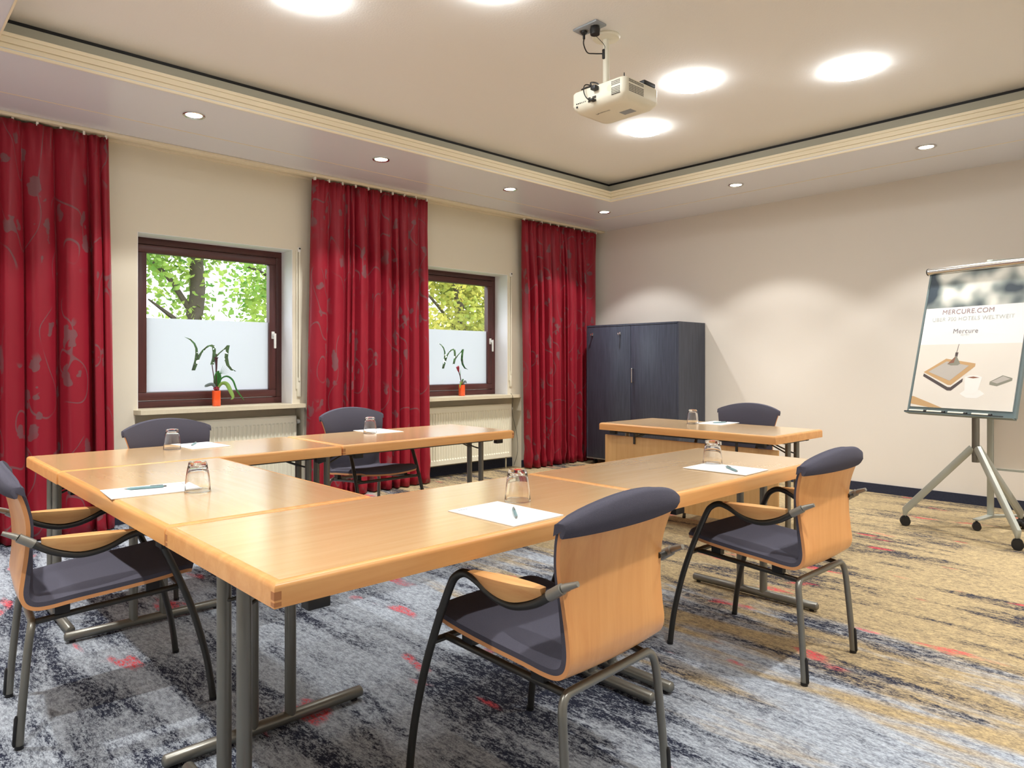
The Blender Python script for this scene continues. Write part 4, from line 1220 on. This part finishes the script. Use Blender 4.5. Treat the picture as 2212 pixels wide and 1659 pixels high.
vase(2.213, 5.895, 0.128, 'orange vase on the sill of the left window')
f = thing('flower_arrangement', 'orchid stem with drooping green leaves and red berries in the left vase', 'flowers', (2.213, 5.895, WZ0 + 0.03), 0, 'flowers in the orange vases')
tubeo('stem', spline([(0, 0, 0), (0.0, 0, .15), (-0.004, 0.0, .30), (0.0, 0.0, .40)], 6), 0.0045, STEMM, f, 8)
tubeo('stem', spline([(-0.01, 0, 0), (-0.012, 0, .13), (-0.035, 0.0, .31)], 6), 0.004, STEMM, f, 8)
bm = bmesh.new(); tube(bm, spline([(0.0, 0, .24), (0.0, 0, .30), (-0.002, 0, .345), (-0.002, 0, .372)], 4), [0.004, .005, .006, .007, .008, .009, .010, .011, .012, .012, .013, .016, .020], 8)
mesh_obj('calyx', bm, STEMM, f, smooth=True)
leaf_blade(f, [(0.0, 0, .10), (-0.005, 0, .17), (0.005, -.004, .235), (0.02, -.008, .262)], 0.020, LEAFG)
leaf_blade(f, [(0.01, 0, .10), (0.022, 0.006, .16), (0.028, 0.008, .22), (0.005, 0.008, .262)], 0.016, LEAFG)
leaf_blade(f, [(0.0, -.01, .10), (0.03, -.03, .155), (0.07, -.04, .15), (0.10, -.05, .085), (0.115, -.055, .04), (0.095, -.055, .022)], 0.017, LEAFY)
leaf_blade(f, [(0.015, -.01, .10), (0.03, -.02, .19), (0.075, -.03, .215), (0.12, -.04, .18), (0.15, -.045, .10), (0.19, -.05, .04), (0.21, -.055, .01)], 0.0075, LEAFG)
leaf_blade(f, [(0.0, 0, .105), (-0.035, -.01, .150), (-0.085, -.01, .14), (-0.095, -.01, .128)], 0.014, BOARD)
for k in range(7):
    a = -0.2 + k * 0.22
    leaf_blade(f, [(0.018, 0, .22), (0.03 + .02 * math.cos(a), 0.01, .24 + .02 * math.sin(a)), (0.03 + .075 * math.cos(a), 0.015, .245 + .07 * math.sin(a))], 0.0009, LEAFG, 'grass_blade')
berries(f, 12, 0.024, 0.105, 4, -0.01, -0.012)
vase(4.822, 5.895, 0.118, 'orange vase on the sill of the window beside the right curtain')
f = thing('flower_arrangement', 'dark red calla and berries in the vase beside the right curtain', 'flowers', (4.822, 5.895, WZ0 + 0.03), 0, 'flowers in the orange vases')
tubeo('stem', spline([(0, 0, 0), (-0.012, 0, .14), (-0.045, 0.0, .24)], 6), 0.005, STEMM, f, 8)
bm = bmesh.new(); tube(bm, spline([(-0.04, 0, .225), (-0.05, 0, .25), (-0.055, 0, .275), (-0.062, 0, .285)], 3), [.005, .008, .010, .012, .014, .016, .016, .017, .020, .012][:10], 10)
mesh_obj('calla_bloom', bm, BERRY, f, smooth=True)
leaf_blade(f, [(0.0, 0, .09), (-.02, 0, .17), (-.012, 0.004, .255)], 0.004, LEAFG)
leaf_blade(f, [(0.0, -.01, .09), (-.03, -.03, .115), (-.052, -.035, .09), (-.055, -.035, .05)], 0.012, LEAFY)
leaf_blade(f, [(0.0, -.01, .09), (.025, -.02, .125), (.045, -.03, .105)], 0.014, BOARD)
leaf_blade(f, [(0.0, .0, .09), (.02, .01, .14), (.04, .02, .135)], 0.012, LEAFG)
berries(f, 14, 0.027, 0.100, 9)

ph = thing('cordless_phone', 'black cordless phone standing in its cradle on the sill beside the right curtain', 'phone', (5.470, 5.880, WZ0), math.radians(-30))
boxo('cradle', (-0.038, 0.038, -0.030, 0.030, 0.0, 0.020), BLACK, ph, bev=0.006)
boxo('handset', (-0.022, 0.022, -0.012, 0.012, 0.012, 0.152), BLACK, ph, bev=0.006)
k_ = boxo('keypad', (-0.017, 0.017, -0.0135, -0.0115, 0.025, 0.075), GREYP, ph)
boxo('display', (-0.015, 0.015, -0.0135, -0.0115, 0.095, 0.128), DSTEEL, ph)
tubeo('cord', spline([(0.02, 0.02, 0.01), (0.03, -0.06, 0.008), (0.02, -0.168, 0.004), (0.03, -0.178, -0.05), (0.035, -0.120, -0.20), (0.09, -0.115, -0.45), (0.10, -0.11, -0.65), (0.06, -0.11, -0.80)], 6), 0.0022, BLACK, ph, 6)

# ------------------------------------------------------------------ outside: lawn, trees, hedge
g = struct(boxo('ground_lawn', (-30, 45, YB, 60, -0.45, -0.30), GRASS)); g['label'] = 'lawn outside the windows'

def tree(x, y, seed, trunk, branches, leaf_n, cen, rad, size, mat, label):
    rnd = random.Random(seed)
    t = thing('tree', label, 'tree', (x, y, -0.3), 0, 'trees outside the windows')
    bm = bmesh.new(); tube(bm, spline(trunk, 4), [0.17 - 0.11 * i / (len(spline(trunk, 4)) - 1) for i in range(len(spline(trunk, 4)))], 9)
    mesh_obj('trunk', bm, BARK, t, smooth=True)
    for br in branches:
        s_ = spline(br, 4); tubeo('branch', s_, [0.055 - 0.04 * i / (len(s_) - 1) for i in range(len(s_))], BARK, t, 6)
    bm = bmesh.new()
    clumps = [(rnd.gauss(0, .45), rnd.gauss(0, .45), rnd.gauss(0, .45)) for _ in range(46)]
    for k in range(leaf_n):
        c = clumps[rnd.randrange(len(clumps))]
        v_ = Vector((c[0] + rnd.gauss(0, .16), c[1] + rnd.gauss(0, .16), c[2] + rnd.gauss(0, .14)))
        if v_.length > 0.97: v_ *= rnd.uniform(.6, .97) / v_.length
        p = Vector((cen[0] + rad[0] * v_.x, cen[1] + rad[1] * v_.y, cen[2] + rad[2] * v_.z))
        s_ = size * rnd.uniform(.6, 1.2)
        R_ = Euler((rnd.uniform(-.9, .9), rnd.uniform(-.9, .9), rnd.uniform(0, 6.3))).to_matrix() @ Matrix.Rotation(rnd.choice((0, 1.2)), 3, 'X')
        q = [p + R_ @ Vector(v) * s_ for v in ((-.5, 0, 0), (-.1, -.34, .03), (.5, 0, 0), (-.1, .34, .03))]
        bm.faces.new([bm.verts.new(v) for v in q])
    me = bpy.data.meshes.new('foliage'); bm.to_mesh(me); bm.free(); me.materials.append(mat)
    o = bpy.data.objects.new('foliage', me); o['kind'] = 'stuff'; link(o, t)
    return t
tree(4.15, 12.2, 11, [(0, 0, 0), (-.05, 0, 1.6), (.12, 0, 2.6), (.10, 0, 3.6), (.3, 0, 5.2), (.2, .2, 7)],
     [[(.05, 0, 2.3), (-.4, .1, 3.0), (-1.0, .1, 3.4)], [(.1, 0, 3.3), (.5, -.2, 3.9), (.9, -.4, 3.8)], [(.05, 0, 2.0), (-.35, 0, 2.3), (-.7, -.2, 2.5)]],
     5200, (-.3, 0, 3.5), (1.25, 1.1, 2.0), 0.13, LEAF_A, 'leafy tree with a dark forked trunk outside the left window')
tree(6.75, 13.6, 12, [(0, 0, 0), (.1, 0, 2), (0, .1, 4), (.1, 0, 6)], [[(.05, 0, 2.4), (-.6, 0, 3.2), (-1.1, 0, 3.4)]],
     6200, (-.1, 0, 3.1), (1.45, 1.2, 2.0), 0.13, LEAF_A, 'green tree outside at the right side of the left window')
tree(10.5, 13.0, 13, [(0, 0, 0), (.1, 0, 2), (.05, .1, 4), (.1, 0, 6)], [[(.05, 0, 2.2), (-.8, 0, 3.0), (-1.5, 0, 3.4)]],
     6500, (0, 0, 2.9), (1.9, 1.2, 1.7), 0.15, LEAF_B, 'yellow green tree outside the window beside the right curtain')
tree(14.6, 15.0, 14, [(0, 0, 0), (.1, 0, 2), (.05, .1, 4), (.1, 0, 6)], [[(.05, 0, 2.2), (-.8, 0, 3.0), (-1.4, 0, 3.4)]],
     5000, (0, 0, 3.2), (1.9, 1.4, 2.0), 0.17, LEAF_B, 'yellowish tree farther right outside')
tree(1.0, 14.0, 15, [(0, 0, 0), (.1, 0, 2), (.05, .1, 4), (.1, 0, 6)], [[(.05, 0, 2.2), (-.6, 0, 3.0), (-1.1, 0, 3.4)]],
     3200, (0, 0, 3.4), (1.4, 1.3, 1.8), 0.16, LEAF_A, 'green tree farther left outside')
def hedge(x0, x1, y0, y1, z1, n, seed, label):
    rnd = random.Random(seed); bm = bmesh.new()
    for k in range(n):
        p = Vector((rnd.uniform(x0, x1), rnd.uniform(y0, y1), -0.3 + (z1 + 0.3) * rnd.random() ** 0.9 + rnd.gauss(0, .05)))
        R_ = Euler((rnd.uniform(-1.2, 1.2), rnd.uniform(-1.2, 1.2), rnd.uniform(0, 6.3))).to_matrix()
        q = [p + R_ @ Vector(v) * 0.15 * rnd.uniform(.6, 1.2) for v in ((-.5, 0, 0), (-.1, -.34, .03), (.5, 0, 0), (-.1, .34, .03))]
        bm.faces.new([bm.verts.new(v) for v in q])
    me = bpy.data.meshes.new('hedge'); bm.to_mesh(me); bm.free(); me.materials.append(LEAF_C)
    o = bpy.data.objects.new('hedge', me); link(o); o['kind'] = 'stuff'
    tag(o, label, 'hedge')
hedge(-2, 15, 10.2, 11.2, 1.66, 24000, 21, 'dark green hedge outside behind the frosted panes')
